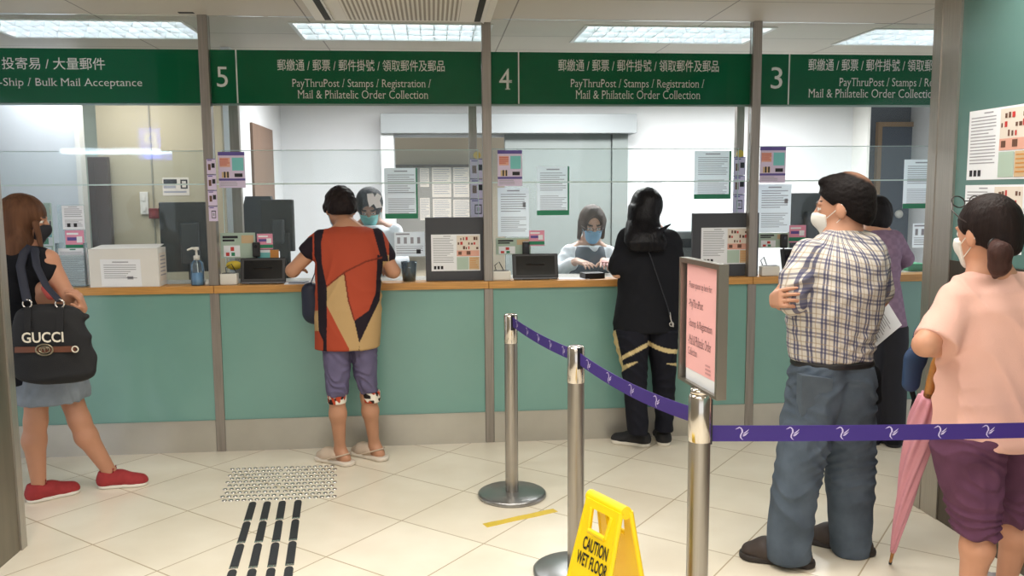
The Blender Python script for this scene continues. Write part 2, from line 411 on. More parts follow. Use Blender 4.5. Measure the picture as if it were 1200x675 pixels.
# ================================================================ light fittings, air conditioner
white_metal = mat('white_enamel', (226, 226, 222), 0.4)
mirror_blade = mat('silver_louvre', (232, 236, 238), 0.35, 0.3)
tube_mat = mat('fluorescent_tube', (255, 255, 255), 0.4, emit=(238, 246, 255), estr=22.0)
where = ['over the parcel counter at the left', 'above the sign numbered five', 'above the sign numbered four', 'above the sign numbered three']
for (a, b), w in zip(LX, where):
    e = empty('ceiling_light', ((a + b) / 2, (LY0 + LY1) / 2, CEIL), 'recessed louvred fluorescent ceiling light ' + w, 'ceiling light', 'recessed louvred ceiling lights')
    h = MB(); t = 0.004
    h.box(a, b, LY0, LY1, CEIL + 0.090, CEIL + 0.098)
    h.box(a, a + t, LY0, LY1, CEIL - 0.004, CEIL + 0.09); h.box(b - t, b, LY0, LY1, CEIL - 0.004, CEIL + 0.09)
    h.box(a + t, b - t, LY0, LY0 + t, CEIL - 0.004, CEIL + 0.09); h.box(a + t, b - t, LY1 - t, LY1, CEIL - 0.004, CEIL + 0.09)
    h.build('housing', white_metal, e)
    f = MB()
    for x0, x1, y0, y1 in ((a - .02, a, LY0 - .02, LY1 + .02), (b, b + .02, LY0 - .02, LY1 + .02), (a, b, LY0 - .02, LY0), (a, b, LY1, LY1 + .02)):
        f.box(x0, x1, y0, y1, CEIL - 0.006, CEIL)
    f.build('frame', white_metal, e)
    for k in range(3):
        y = LY0 + (LY1 - LY0) * (k + 0.5) / 3
        MB().tube([(a + .03, y, CEIL + .06), (b - .03, y, CEIL + .06)], 0.013, 10).build('tube', tube_mat, e)
    lv = MB(); w3 = (LY1 - LY0) / 3
    for k in range(4):
        y = LY0 + w3 * k
        lv.prism([(-0.022, 0), (0.022, 0), (0.003, 0.05), (-0.003, 0.05)], lambda p, q, y=y: (a + t, min(max(y + p, LY0 + t), LY1 - t), CEIL + 0.046 - q), lambda p, q, y=y: (b - t, min(max(y + p, LY0 + t), LY1 - t), CEIL + 0.046 - q))
    n = 14
    for k in range(1, n):
        x = a + (b - a) * k / n
        lv.prism([(-0.014, 0), (0.014, 0), (0.002, 0.045), (-0.002, 0.045)], lambda p, q, x=x: (x + p, LY0 + t, CEIL + 0.044 - q), lambda p, q, x=x: (x + p, LY1 - t, CEIL + 0.044 - q))
    lv.build('louvre', mirror_blade, e)
# a black slot in the ceiling beside the left post
structure(MB().box(-1.42, -1.335, 5.13, 5.165, CEIL - 0.003, CEIL + 0.001).build('trim_40', dark_line))

ac_a, ac_b, ac_y1 = -0.66, 0.36, 5.17
e = empty('air_conditioner', ((ac_a + ac_b) / 2, 4.72, CEIL), 'beige ceiling cassette air conditioner with a slatted grille', 'air conditioner')
ac_m = mat('air_conditioner_plastic', (238, 233, 224), 0.5)
b_ = MB(); b_.box(ac_a, ac_b, 4.22, ac_y1, CEIL - 0.032, CEIL, 0.008); b_.build('panel', ac_m, e)
g = MB()
for k in range(26):
    x = ac_a + 0.20 + k * (ac_b - ac_a - 0.40) / 25
    g.box(x - 0.006, x + 0.006, 4.46, ac_y1 - 0.05, CEIL - 0.040, CEIL - 0.031)
g.build('grille', ac_m, e)
g = MB(); g.box(ac_a + 0.19, ac_b - 0.19, 4.455, ac_y1 - 0.045, CEIL - 0.034, CEIL - 0.0315); g.build('grille_backing', mat('grille_shadow', (176, 168, 156), 0.7), e)
for x in (ac_a + 0.06, ac_b - 0.10):
    MB().box(x, x + 0.035, 4.40, ac_y1 - 0.03, CEIL - 0.035, CEIL - 0.031).build('air_slot', dark_line, e)
    MB().slab((x + 0.055, 4.40, CEIL - .046), (x + 0.055, ac_y1 - .03, CEIL - .046), (x + 0.037, ac_y1 - .03, CEIL - .034), (x + 0.037, 4.40, CEIL - .034), (0, 0, -1), 0.006).build('air_flap', ac_m, e)

# ================================================================ green counter signs
sign_green = mat('sign_green', (0, 106, 68), 0.55, spec=0.12)
sign_white = mat('sign_lettering', (255, 255, 252), 0.5)
SY = D + 0.030
def put_at(mb, body, u, v, width_px=None, height_px=None, anchor='l', serif=True, bold=0.0, sxp=0):
    p = at(u, v, SY); s = np.linalg.norm(at(u + 50, v, SY) - at(u - 50, v, SY)) / 100
    put_text(mb, body, p, (1, 0, 0), (0, 0, 1), width_px * s if width_px else None, height_px * s if height_px else None, serif, bold, 0.0015, anchor)
def counter_sign(a, b, label, number=None, div=None, lines=()):
    e = empty('counter_sign', ((a + b) / 2, SY, S0), label, 'sign', 'green counter signs')
    MB().box(a + .029, b - .029, SY, SY + 0.02, S0, S1).build('sign_board', sign_green, e)
    if number:
        n = MB(); put_at(n, *number); n.build('counter_number', sign_white, e)
        x = at(div, 90, SY)[0]
        MB().box(x - 0.004, x + 0.004, SY - 0.002, SY, S0, S1).build('divider_line', sign_white, e)
    t = MB()
    for l_ in lines: put_at(t, *l_)
    t.build('lettering', sign_white, e)
    return e
CH = '郵繳通 / 郵票 / 郵件掛號 / 領取郵件及郵品'
counter_sign(PX[0], PX[1], 'green counter sign ending in Bulk Mail Acceptance', None, None,
             [('特快專遞 / 投寄易 / 大量郵件', 123.5, 82, None, 14.5, 'r', False, .004), ('Speedpost / EC-Ship / Bulk Mail Acceptance', 167, 104, 255, 12, 'r', True, -.006)])
counter_sign(PX[1], PX[2], 'green counter sign with the number five', ('5', 254.5, 102, 13, 24, 'l', True), 277.5,
             [(CH, 424, 83.5, 196, 13.5, 'c', False, .004), ('PayThruPost / Stamps / Registration /', 424.5, 105, 163, 12, 'c', True, -.006), ('Mail & Philatelic Order Collection', 426, 115.6, 153, 9.6, 'c', True, -.006)])
counter_sign(PX[2], PX[3], 'green counter sign with the number four', ('4', 585, 105, 15, 24, 'l', True), 607.8,
             [(CH, 749, 84, 188, 13.5, 'c', False, .004), ('PayThruPost / Stamps / Registration /', 747.5, 105.5, 157, 12, 'c', True, -.006), ('Mail & Philatelic Order Collection', 748, 116, 146, 9.6, 'c', True, -.006)])
counter_sign(PX[3], PX[4], 'green counter sign with the number three', ('3', 903, 104, 13.5, 24, 'l', True), 924.5,
             [(CH, 947, 83, 188, 13.5, 'l', False, .004), ('PayThruPost / Stamps / Registration /', 983, 104, 157, 12, 'l', True, -.006), ('Mail & Philatelic Order Collection / Remittance', 947, 114.3, 213, 9.6, 'l', True, -.006)])
structure(MB().box(WL, WR, SY + 0.02, SY + 0.024, S0 - 0.012, S0).build('trim_41', mat('sign_rail', (150, 165, 158), 0.4, 0.5)))

# ================================================================ papers
ink = mat('ink_grey', (160, 160, 168), 0.8); ink_dark = mat('ink_black', (40, 40, 46), 0.8)
paper_white = mat('paper_white', (238, 241, 246), 0.7)
def translucent(m, f):
    nt = m.node_tree; out = nt.nodes['Material Output']; b = nt.nodes['Principled BSDF']
    t = nt.nodes.new('ShaderNodeBsdfTranslucent'); t.inputs[0].default_value = b.inputs['Base Color'].default_value
    x = nt.nodes.new('ShaderNodeMixShader'); x.inputs[0].default_value = f
    nt.links.new(b.outputs[0], x.inputs[1]); nt.links.new(t.outputs[0], x.inputs[2]); nt.links.new(x.outputs[0], out.inputs[0])
thin_paper = mat('thin_paper', (240, 246, 250), 0.7); translucent(thin_paper, 0.5)
paper_cream = mat('paper_cream', (226, 216, 204), 0.7)
tints = {'thin': thin_paper, 'paper': paper_white, 'cream': paper_cream, 'ink': ink, 'dark': ink_dark,
         'green': mat('print_green', (38, 132, 96), 0.6), 'purple': mat('print_purple', (92, 78, 150), 0.6), 'pink': mat('print_pink', (226, 150, 176), 0.6),
         'salmon': mat('print_salmon', (222, 168, 150), 0.6), 'teal': mat('print_teal', (120, 196, 196), 0.6), 'tan': mat('print_tan', (206, 178, 140), 0.6),
         'red': mat('print_red', (196, 60, 56), 0.6), 'yellow': mat('print_yellow', (226, 200, 70), 0.6), 'lilac': mat('print_lilac', (214, 200, 226), 0.7),
         'orange': mat('print_orange', (206, 140, 70), 0.6), 'mint': mat('print_mint', (176, 196, 182), 0.7), 'brown': mat('print_brown', (104, 72, 58), 0.7)}
def lines_(s0, s1, t0, t1, n, key='ink', rag=0.35, rnd=random):
    h = (t1 - t0) / n
    return [(s0, t0 + i * h, s1 - (s1 - s0) * (rag * rnd.random() if rnd.random() < .5 else 0.03 * rnd.random()), t0 + i * h + h * 0.32, key) for i in range(n)]
def paper(name, label, cat, tl, tr, bl, base='paper', prints=(), group=None, parent=None, thick=0.0012):
    tl, tr, bl = (np.asarray(p, float) for p in (tl, tr, bl)); br = tr + bl - tl
    n = nrm(np.cross(bl - tl, tr - tl))
    o = MB().slab(tl, bl, br, tr, n, thick).build(name, tints[base] if isinstance(base, str) else base, parent)
    if parent is None:
        loc = Vector((bl + br) / 2); o.data.transform(Matrix.Translation(-loc)); o.location = loc
        tag(o, label, cat, group)
    if prints:
        ks = []
        m = MB()
        for s0, t0, s1, t1, k in prints:
            if k not in ks: ks.append(k)
            m.slot = ks.index(k)
            q = lambda s, t: tl + (tr - tl) * s + (bl - tl) * t + n * (0.0006 + 0.0003 * m.slot)
            m.quad(q(s0, t0), q(s0, t1), q(s1, t1), q(s1, t0))
        m.build('print', [tints[k] for k in ks], o, fix=False)
    return o
def paper_px(name, label, cat, u0, v0, u1, v1, Y, base='paper', prints=(), group=None):
    a, b = at(u0, v0, Y), at(u1, v1, Y)
    return paper(name, label, cat, (a[0], Y, a[2]), (b[0], Y, a[2]), (a[0], Y, b[2]), base, prints, group)
def covid_poster():
    return ([(0, 0, 1, .10, 'purple'), (0, .74, 1, .80, 'purple'), (.06, .16, .45, .42, 'salmon'), (.52, .16, .95, .52, 'teal'), (.12, .56, .40, .72, 'tan')]
            + [(.2, .55, .26, .72, 'dark'), (.32, .55, .38, .72, 'dark'), (.6, .6, .9, .70, 'dark')] + lines_(.06, .7, .83, .97, 3) + lines_(.06, .45, .2, .4, 4, 'red'))
def letter(n=14): return [(.3, .05, .7, .075, 'ink')] + lines_(.1, .92, .13, .52, n // 2) + lines_(.1, .92, .6, .92, n // 2)
def items_notice():
    p = [(.25, .04, .40, .06, 'ink')] + lines_(.04, .46, .10, .80, 15) + [(.05 + .07 * i, .86, .10 + .07 * i, .95, 'dark') for i in range(3)]
    p += [(.52, .03, .98, .44, 'cream'), (.52, .44, .98, .60, 'salmon'), (.52, .62, .76, .97, 'mint'), (.77, .62, .98, .97, 'tan')]
    for r in range(3):
        for i in range(8):
            w, h, s, t = .022 + .026 * random.random(), .05 + .04 * random.random(), .54 + .054 * i, .07 + .125 * r
            p += [(s, t + .09 - h, s + w, t + .09, ('dark', 'brown', 'dark', 'brown', 'red')[(i * 3 + r) % 5])]
    p += [(.55, .47, .62, .56, 'brown'), (.64, .48, .70, .56, 'dark'), (.72, .46, .80, .56, 'brown'), (.82, .49, .9, .56, 'dark')] + lines_(.54, .74, .66, .95, 5, 'ink') + lines_(.79, .96, .66, .95, 5, 'orange')
    return p
def icon_card(): return [(.05, .06, .5, .12, 'ink'), (.05, .58, .95, .60, 'ink')] + [(.09 + .22 * i, .22, .19 + .22 * i, .48, 'ink') for i in range(4)] + lines_(.06, .94, .66, .94, 3) + [(.72, .72, .86, .9, 'dark')]
def leaflet(): return [(.0, 0, 1, 1, 'pink'), (.08, .12, .7, .22, 'paper'), (.1, .34, .6, .5, 'purple'), (.0, .7, 1, .92, 'green'), (.6, .3, .9, .6, 'paper')]

Yg = D + 0.0165                       # on the front of the glass above
SHY = D + 0.155                       # shield plane
for i, (u0, u1, v0, v1, bay) in enumerate(((255, 288, 178, 220, 'the sanitiser bottle'), (583, 612, 176, 218, 'the middle post'), (891, 920, 172, 214, 'the sign numbered three'))):
    z = ['purple and white hygiene poster on the glass, below the sign numbered five', 'purple and white hygiene poster on the glass, below the sign numbered four', 'purple and white hygiene poster on the glass, below the sign numbered three'][i]
    a, b = at(u0, v0, Yg), at(u1, v1, Yg); h = a[2] - b[2]
    paper('hygiene_poster', z, 'poster', (a[0], Yg, a[2]), (b[0], Yg, a[2]), (a[0], Yg, b[2]), 'lilac', covid_poster(), 'purple hygiene posters')

# acrylic shields standing on the ledges
sh = [('clear acrylic shield on the counter behind the white box', PX[0] + .04, PX[1] - .04, 1.815), ('clear acrylic shield in front of the clerk with the teal mask', PX[1] + .04, PX[2] - .05, 1.818),
      ('clear acrylic shield in front of the clerk with the glasses', PX[2] + .04, PX[3] - .05, 1.822), ('clear acrylic shield behind the purple jacket', PX[3] + .05, PX[4] - .04, 1.835)]
for lb, a, b, zt in sh:
    e = empty('acrylic_shield', ((a + b) / 2, SHY, ZC1), lb, 'screen', 'acrylic counter shields')
    MB().box(a, b, SHY, SHY + 0.005, ZC1, zt).build('sheet', shield_mat, e)
    ed = MB(); ed.box(a, b, SHY - .0005, SHY + .0055, zt, zt + 0.004); ed.box(a - .004, a, SHY - .0005, SHY + .0055, ZC1, zt + .004); ed.box(b, b + .004, SHY - .0005, SHY + .0055, ZC1, zt + .004)
    ed.build('edge', edge_mat, e)
Yp = SHY - 0.0015
def framed_notice(u0, v0, u1, v1, Y, label):
    return paper_px('framed_notice', label, 'notice', u0, v0, u1, v1, Y, 'thin', letter(18) + [(0, .90, 1, 1, 'green'), (.95, 0, 1, .9, 'green')], 'green edged notices')
framed_notice(450, 197, 490, 256, Yp, 'white notice with green edge above the icon card and the charcoal board')
framed_notice(629, 195, 667, 252, Yp, 'white notice with a green lower edge, above the tablet beside the clerk with glasses')
framed_notice(814, 177, 856, 233, Yp, 'white notice with a green lower edge, right of the customer in black')
framed_notice(1060, 187, 1100, 244, Yp, 'white notice with a green lower edge, above the purple jacket')
for u0, u1, v0, v1, lb in ((583, 620, 220, 277, 'plain white letter sheet hung on the shield right of the middle post'), (889, 926, 216, 272, 'plain white letter sheet hung on the shield left of the plaid man')):
    paper_px('letter_sheet', lb, 'notice', u0, v0, u1, v1, Yp, 'thin', letter(16) + [(.8, .3, .9, .4, 'ink')], 'letter sheets on the shields')
for u0, u1, v0, v1, lb in ((462, 498, 272, 300, 'white card of small icons beside the right arm of the red tunic'), (1070, 1101, 262, 290, 'white card of small icons at the right end of the counter')):
    paper_px('icon_card', lb, 'card', u0, v0, u1, v1, Yp, 'thin', icon_card(), 'icon cards on the shields')
for u0, v0, u1, v1, Y, lb in ((258, 273, 300, 302, Yp, 'pale green information card behind the tablet at the sign numbered five'), (581, 279, 622, 298, Yp, 'pale green information card behind the tablet at the middle post'), (889, 273, 925, 290, Yp, 'pale green information card left of the plaid man')):
    paper_px('information_card', lb, 'card', u0, v0, u1, v1, Y, 'mint', [(.06, .12, .5, .22, 'dark'), (.06, .26, .4, .34, 'dark'), (.08, .5, .55, .95, 'paper'), (.14, .56, .24, .72, 'dark'), (.28, .56, .38, .72, 'red'), (.42, .56, .5, .72, 'dark'), (.14, .78, .24, .92, 'red'), (.3, .78, .4, .92, 'green'), (.6, .1, .95, .42, 'tan')], 'pale green information cards')
for u0, v0, u1, v1, lb in ((301, 274, 320, 292, 'small pink leaflet behind the tablet at the sign numbered five'), (620, 270, 638, 288, 'small pink leaflet above the tablet beside the middle post'), (925, 264, 944, 284, 'small pink leaflet beside the face of the plaid man')):
    paper_px('pink_leaflet', lb, 'leaflet', u0, v0, u1, v1, Yp - 0.003, 'paper', leaflet(), 'pink leaflets on the shields')
paper_px('green_leaflet', 'green and orange leaflet strip beneath the pink leaflet by the red tunic', 'leaflet', 301, 293, 327, 303, Yp, 'paper', [(0, .3, .6, 1, 'teal'), (.6, 0, 1, 1, 'orange')])
m = MB(); outline = [(430, 227), (437, 226), (439, 231), (442, 226), (447, 230), (445, 235), (448, 243), (441, 244), (438, 239), (433, 243), (431, 236)]
m.prism([(at(u, v, Yp)[0], at(u, v, Yp)[2]) for u, v in outline][::-1], lambda p, q: (p, Yp, q), lambda p, q: (p, Yp + .0012, q))
tag(m.build('paper_scrap', paper_white), 'torn scrap of white paper stuck before the clerk with the teal mask', 'paper')

# ribbons of prohibition cards hung at the posts
def card_ribbon(u, v0, v1, w, Y, label, n=3, hook=True):
    a = at(u, v0, Y); b = at(u, v1, Y); wm = w * 5.4 / 1000
    e = empty('card_ribbon', (a[0], Y, b[2]), label, 'card', 'lilac card ribbons on the posts')
    h = (a[2] - b[2]) / n
    for k in range(n):
        zt = a[2] - k * h
        pr = [(.1, .08, .6, .14, 'purple'), (0, 0, 1, .04, 'purple')]
        if k == n - 1: pr += [(.3, .3, .8, .36, 'dark'), (.3, .3, .36, .8, 'dark'), (.74, .3, .8, .8, 'dark'), (.3, .75, .8, .8, 'dark'), (.45, .45, .65, .65, 'ink')]
        else: pr += [(.15, .35, .45, .75, 'brown'), (.55, .3, .9, .6, 'dark')]
        paper('card', None, None, (a[0] - wm / 2, Y, zt), (a[0] + wm / 2, Y, zt), (a[0] - wm / 2, Y, zt - h + 0.004), 'lilac', pr, parent=e)
    if hook:
        MB().tube([(a[0], Y + .002, a[2] + .022), (a[0], Y - .008, a[2] + .022)], 0.024, 16).build('yellow_clip', mat('yellow_plastic', (214, 180, 70), 0.5), e)
card_ribbon(559, 186, 256, 17, D + 0.4185, 'lilac ribbon of prohibition cards above the grey board left of the middle post')
card_ribbon(867, 184, 250, 15, D + 0.4185, 'lilac ribbon of prohibition cards above the grey board behind the pink queue sign')
card_ribbon(247, 186, 260, 9.5, D - 0.0085, 'narrow lilac ribbon of cards on the post beside the sanitiser bottle', 4, False)

# ================================================================ things on the counter
black_plastic = mat('black_plastic', (28, 28, 31), 0.4); dark_grey = mat('charcoal_board', (66, 68, 74), 0.6)
screen_off = mat('dark_screen', (18, 20, 24), 0.12); white_plastic = mat('white_plastic', (224, 222, 214), 0.45)
for (u0, v0, u1, v1, pu0, pv0, pu1, pv1, lb, lb2) in (
        (498, 255, 578, 331, 505, 275, 563, 317, 'charcoal display board on the counter left of the middle post', 'colour notice of prohibited items on the board left of the middle post'),
        (812, 250, 888, 324, 822, 267, 880, 309, 'charcoal display board on the counter behind the pink queue sign', 'colour notice of prohibited items on the board behind the pink queue sign')):
    Y = D + 0.045
    a, b = at(u0, v0, Y), at(u1, v1, Y)
    o = MB().box(a[0], b[0], Y, Y + 0.03, ZC1, a[2], 0.003).build('display_board', dark_grey)
    loc = Vector(((a[0] + b[0]) / 2, Y, ZC1)); o.data.transform(Matrix.Translation(-loc)); o.location = loc
    tag(o, lb, 'display board', 'charcoal boards on the counter')
    MB().box(a[0] + .05, b[0] - .05, Y + .03, Y + .10, ZC1, ZC1 + .012).build('foot', dark_grey, o)
    paper_px('colour_notice', lb2, 'notice', pu0, pv0, pu1, pv1, Y - 0.0014, 'paper', items_notice(), 'colour notices of prohibited items')
# the same notices on the right wall
def wall_notice(u, v0, v1, lb):
    p0, p1 = on_x(u, v0, XR), on_x(u, v1, XR); h = p0[2] - p1[2]; w = h * 1.36; x = XR - 0.0015
    paper('colour_notice', lb, 'notice', (x, p0[1], p0[2]), (x, p0[1] - w, p0[2]), (x, p0[1], p1[2]), 'paper', items_notice(), 'colour notices of prohibited items')
wall_notice(1137, 131, 211, 'upper colour notice of prohibited items on the green side wall')
wall_notice(1132, 217, 292, 'lower colour notice on the green side wall, behind the ponytail')

def tablet(u0, v0, u1, v1, Y, lb, yaw=0.0):
    a, b = at(u0, v0, Y), at(u1, v1, Y); cx = (a[0] + b[0]) / 2; w = (b[0] - a[0]); h = a[2] - ZC1
    e = empty('counter_tablet', (cx, Y, ZC1), lb, 'tablet', 'black tablets on the counter')
    T = Matrix.Translation((cx, Y, ZC1)) @ Matrix.Rotation(yaw, 4, 'Z') @ Matrix.Rotation(math.radians(-14), 4, 'X')
    m = MB(); m.M = T; m.box(-w / 2, w / 2, 0, 0.018, 0.012, h, 0.006); m.build('body', black_plastic, e)
    m = MB(); m.M = T; m.box(-w / 2 + .022, w / 2 - .022, -0.001, 0.001, 0.032, h - .016); m.build('screen', screen_off, e)
    m = MB(); m.M = T; m.box(-w / 2 + .005, w / 2 - .005, -0.002, 0.02, 0.004, 0.014, 0.003); m.build('base_rail', mat('grey_plastic', (110, 112, 118), 0.4), e)
    m = MB(); m.M = Matrix.Translation((cx, Y, ZC1)) @ Matrix.Rotation(yaw, 4, 'Z'); m.box(-w * .3, w * .3, 0.0, 0.085, 0, 0.008, 0.002)
    m.slab((-w * .2, .02, .10), (-w * .2, .08, .005), (w * .2, .08, .005), (w * .2, .02, .10), (0, .8, .6), .006); m.build('stand', black_plastic, e)
    return e
tablet(280, 302, 335, 333, D + 0.035, 'black tablet on the counter left of the red tunic')
tablet(601, 297, 655, 328, D + 0.03, 'black tablet on the counter right of the middle post', 0.03)
tablet(918, 291, 957, 322, D + 0.03, 'black tablet on the counter beside the arm of the plaid man', 0.14)
for u0, v0, u1, v1, lb in ((257, 321, 278, 336, 'small white card reader right of the sanitiser bottle'), (577, 318, 599, 330, 'small white card reader at the foot of the middle post'), (893, 312, 914, 324, 'small white card reader left of the plaid man')):
    Y = D + 0.012; a, b = at(u0, v0, Y), at(u1, v1, Y); hh = a[2] - ZC1
    e = empty('card_reader', ((a[0] + b[0]) / 2, Y, ZC1), lb, 'card reader', 'small card readers on the counter')
    MB().box(a[0], b[0], Y, Y + .06, ZC1, ZC1 + hh, 0.006).build('body', white_plastic, e)
    MB().box(a[0] + .012, b[0] - .012, Y + .01, Y + .05, ZC1 + hh, ZC1 + hh + .003).build('slot_cover', black_plastic, e)
    MB().tube([(a[0] + .03, Y + .055, ZC1 + hh - .01), (a[0] + .02, Y + .075, ZC1 + hh + .03), (a[0] + .05, Y + .10, ZC1 + hh + .05), (a[0] + .09, Y + .12, ZC1 + .03)], .003, 6).build('cable', black_plastic, e)

# white carton with a label
Y = D - 0.012; a, b = at(103, 292, Y), at(187, 337, Y)
e = empty('white_carton', ((a[0] + b[0]) / 2, Y, ZC1), 'white cardboard box with a paper label on the counter', 'box')
carton = mat('white_cardboard', (226, 224, 219), 0.6, var=0.02)
x0, x1, zt = a[0], b[0], a[2]
MB().box(x0, x1, Y, Y + .155, ZC1, zt, 0.002).build('body', carton, e)
m = MB(); m.slab((x0 + .01, Y, zt + .001), (x1 - .005, Y, zt + .001), (x1 - .01, Y + .155, zt + .018), (x0 + .02, Y + .155, zt + .016), (0, 0, 1), .004); m.build('lid_flap', carton, e)
la, lb_ = at(117, 304, Y), at(166, 335, Y)
paper('label_sheet', None, None, (la[0], Y - .0015, la[2]), (lb_[0], Y - .0015, la[2] - .003), (la[0] + .003, Y - .0015, lb_[2]), 'paper', [(.3, .08, .7, .12, 'ink')] + lines_(.08, .9, .2, .75, 7) + [(.65, .62, .8, .74, 'ink')], parent=e)
paper('side_print', None, None, (x1 + .0015, Y + .02, zt - .03), (x1 + .0015, Y + .14, zt - .03), (x1 + .0015, Y + .02, ZC1 + .03), 'cream', lines_(.1, .9, .1, .9, 6), parent=e)

# sanitiser bottle
bx, bz = at(232, 334, D + .03)[0], ZC1
e = empty('sanitiser_bottle', (bx, D + .03, bz), 'clear pump bottle of blue hand sanitiser on the counter', 'bottle')
clear = glass_mat('clear_plastic', (0.86, 0.93, 0.97), 1.4, 0.10, (200, 220, 235)); blue_gel = mat('blue_gel', (120, 170, 214), 0.2)
MB().lathe(bx, D + .03, [(0, bz), (.037, bz), (.039, bz + .01), (.039, bz + .115), (.036, bz + .135), (.016, bz + .155), (.014, bz + .16), (0, bz + .16)], 28).build('bottle_body', clear, e)
MB().lathe(bx, D + .03, [(0, bz + .003), (.0345, bz + .003), (.0345, bz + .075), (0, bz + .076)], 24).build('gel', blue_gel, e)
MB().lathe(bx, D + .03, [(0, bz + .152), (.018, bz + .152), (.018, bz + .178), (.007, bz + .18), (.006, bz + .21), (.016, bz + .212), (.014, bz + .228), (0, bz + .23)], 20).build('pump', white_plastic, e)
MB().tube([(bx, D + .03, bz + .221), (bx - .025, D + .028, bz + .222), (bx - .052, D + .026, bz + .212)], [.008, .007, .005], 8).build('nozzle', white_plastic, e)
MB().tube([(bx, D + .03, bz + .155), (bx + .008, D + .03, bz + .02)], .003, 6).build('dip_tube', white_plastic, e)
x = at(243, 330, D + .03)[0]
tag(MB().lathe(x, D + .03, [(0, ZC1), (.014, ZC1), (.014, ZC1 + .02), (.008, ZC1 + .024), (.008, ZC1 + .034), (0, ZC1 + .035)], 14).build('bottle_cap', white_plastic), 'tiny white cap standing beside the sanitiser bottle', 'cap')

# leaflet stand at the left
Y = D + 0.10; a, b = at(66, 240, Y), at(104, 335, Y)
e = empty('leaflet_stand', ((a[0] + b[0]) / 2, Y, ZC1), 'clear leaflet stand with grey forms left of the white box', 'leaflet stand')
acry = glass_mat('leaflet_acrylic', (0.9, 0.95, 0.95), 1.4, 0.12)
MB().box(a[0], b[0], Y + .005, Y + .009, ZC1, a[2]).build('back_panel', acry, e)
MB().box(a[0], b[0], Y - .045, Y - .042, ZC1, ZC1 + .19).build('front_pocket', acry, e)
MB().box(a[0] - .004, a[0], Y - .045, Y + .009, ZC1, ZC1 + .26).build('side_panel', acry, e)
MB().box(b[0], b[0] + .004, Y - .045, Y + .009, ZC1, ZC1 + .26).build('side_panel', acry, e)
MB().box(a[0], b[0], Y - .042, Y + .005, ZC1, ZC1 + .004).build('base', acry, e)
p = lambda u0, v0, u1, v1, yy, key, pr, nm: paper(nm, None, None, (at(u0, v0, yy)[0], yy, at(u0, v0, yy)[2]), (at(u1, v0, yy)[0], yy, at(u0, v0, yy)[2]), (at(u0, v0, yy)[0], yy, max(ZC1 + .006, at(u0, v1, yy)[2])), key, pr, parent=e)
p(72, 241, 98, 269, Y + .003, 'paper', letter(10) + [(.2, .75, .35, .9, 'dark'), (.5, .75, .65, .9, 'dark')], 'white_leaflet')
p(76, 270, 98, 294, Y - .004, 'paper', leaflet(), 'pink_leaflet')
p(68, 291, 102, 334, Y - .02, 'paper', lines_(.06, .94, .1, .95, 20) + [(.4, .02, .6, .05, 'green')], 'form_stack')
# ================================================================ office things behind the shields
def desk(a, b, lb):
    e = empty('clerk_desk', ((a + b) / 2, D + .75, 0), lb, 'desk', 'clerk desks behind the counter')
    MB().box(a, b, D + .41, D + .60, .72, .75, .004).build('desk_top', mat('desk_grey', (128, 130, 130), .5), e)
    for x in (a + .02, b - .06): MB().box(x, x + .04, D + .42, D + .48, 0, .72).build('leg', steel_dark, e)
for (a, b), w in zip(bays, ('behind the white box and black monitor', 'behind the red tunic', 'in front of the clerk with glasses', 'behind the plaid shirt')):
    desk(a + .06, b - .06, 'grey clerk desk ' + w)
def monitor(u0, v0, u1, v1, Y, yaw, lb, back=True):
    a, b = at(u0, v0, Y), at(u1, v1, Y); w = (b[0] - a[0]) / math.cos(yaw); cx = (a[0] + b[0]) / 2; zt, zb = a[2], b[2]
    e = empty('computer_monitor', (cx, Y, .75), lb, 'monitor', 'black monitors behind the shields')
    T = Matrix.Translation((cx, Y, 0)) @ Matrix.Rotation(yaw, 4, 'Z')
    m = MB(); m.M = T; m.box(-w / 2, w / 2, -.012, .022, zb, zt, .006); m.build('case', black_plastic, e)
    m = MB(); m.M = T; m.box(-w / 2 + .014, w / 2 - .014, .022, .024, zb + .02, zt - .014); m.build('screen', screen_off, e)
    m = MB(); m.M = T; m.box(-.02, w / 2 - .05, -.05, -.012, zb + .05, zt - .13, .012); m.build('rear_housing', mat('housing_grey', (58, 60, 66), .45), e)
    m = MB(); m.M = T; m.box(.02, .09, -.035, -.012, .76, zb + .12, .006); m.build('neck', black_plastic, e)
    m = MB(); m.M = T; m.box(-.10, .20, -.08, .07, .75, .764, .004); m.build('base', black_plastic, e)
    return e
monitor(187, 237, 245, 318, D + .52, 0.12, 'large black monitor seen from behind, right of the white box')
monitor(305, 234, 346, 294, D + .52, -0.25, 'black monitor seen from behind, left of the customer in the red tunic')
monitor(925, 226, 962, 290, D + .52, 0.2, 'black monitor behind the face of the plaid man')
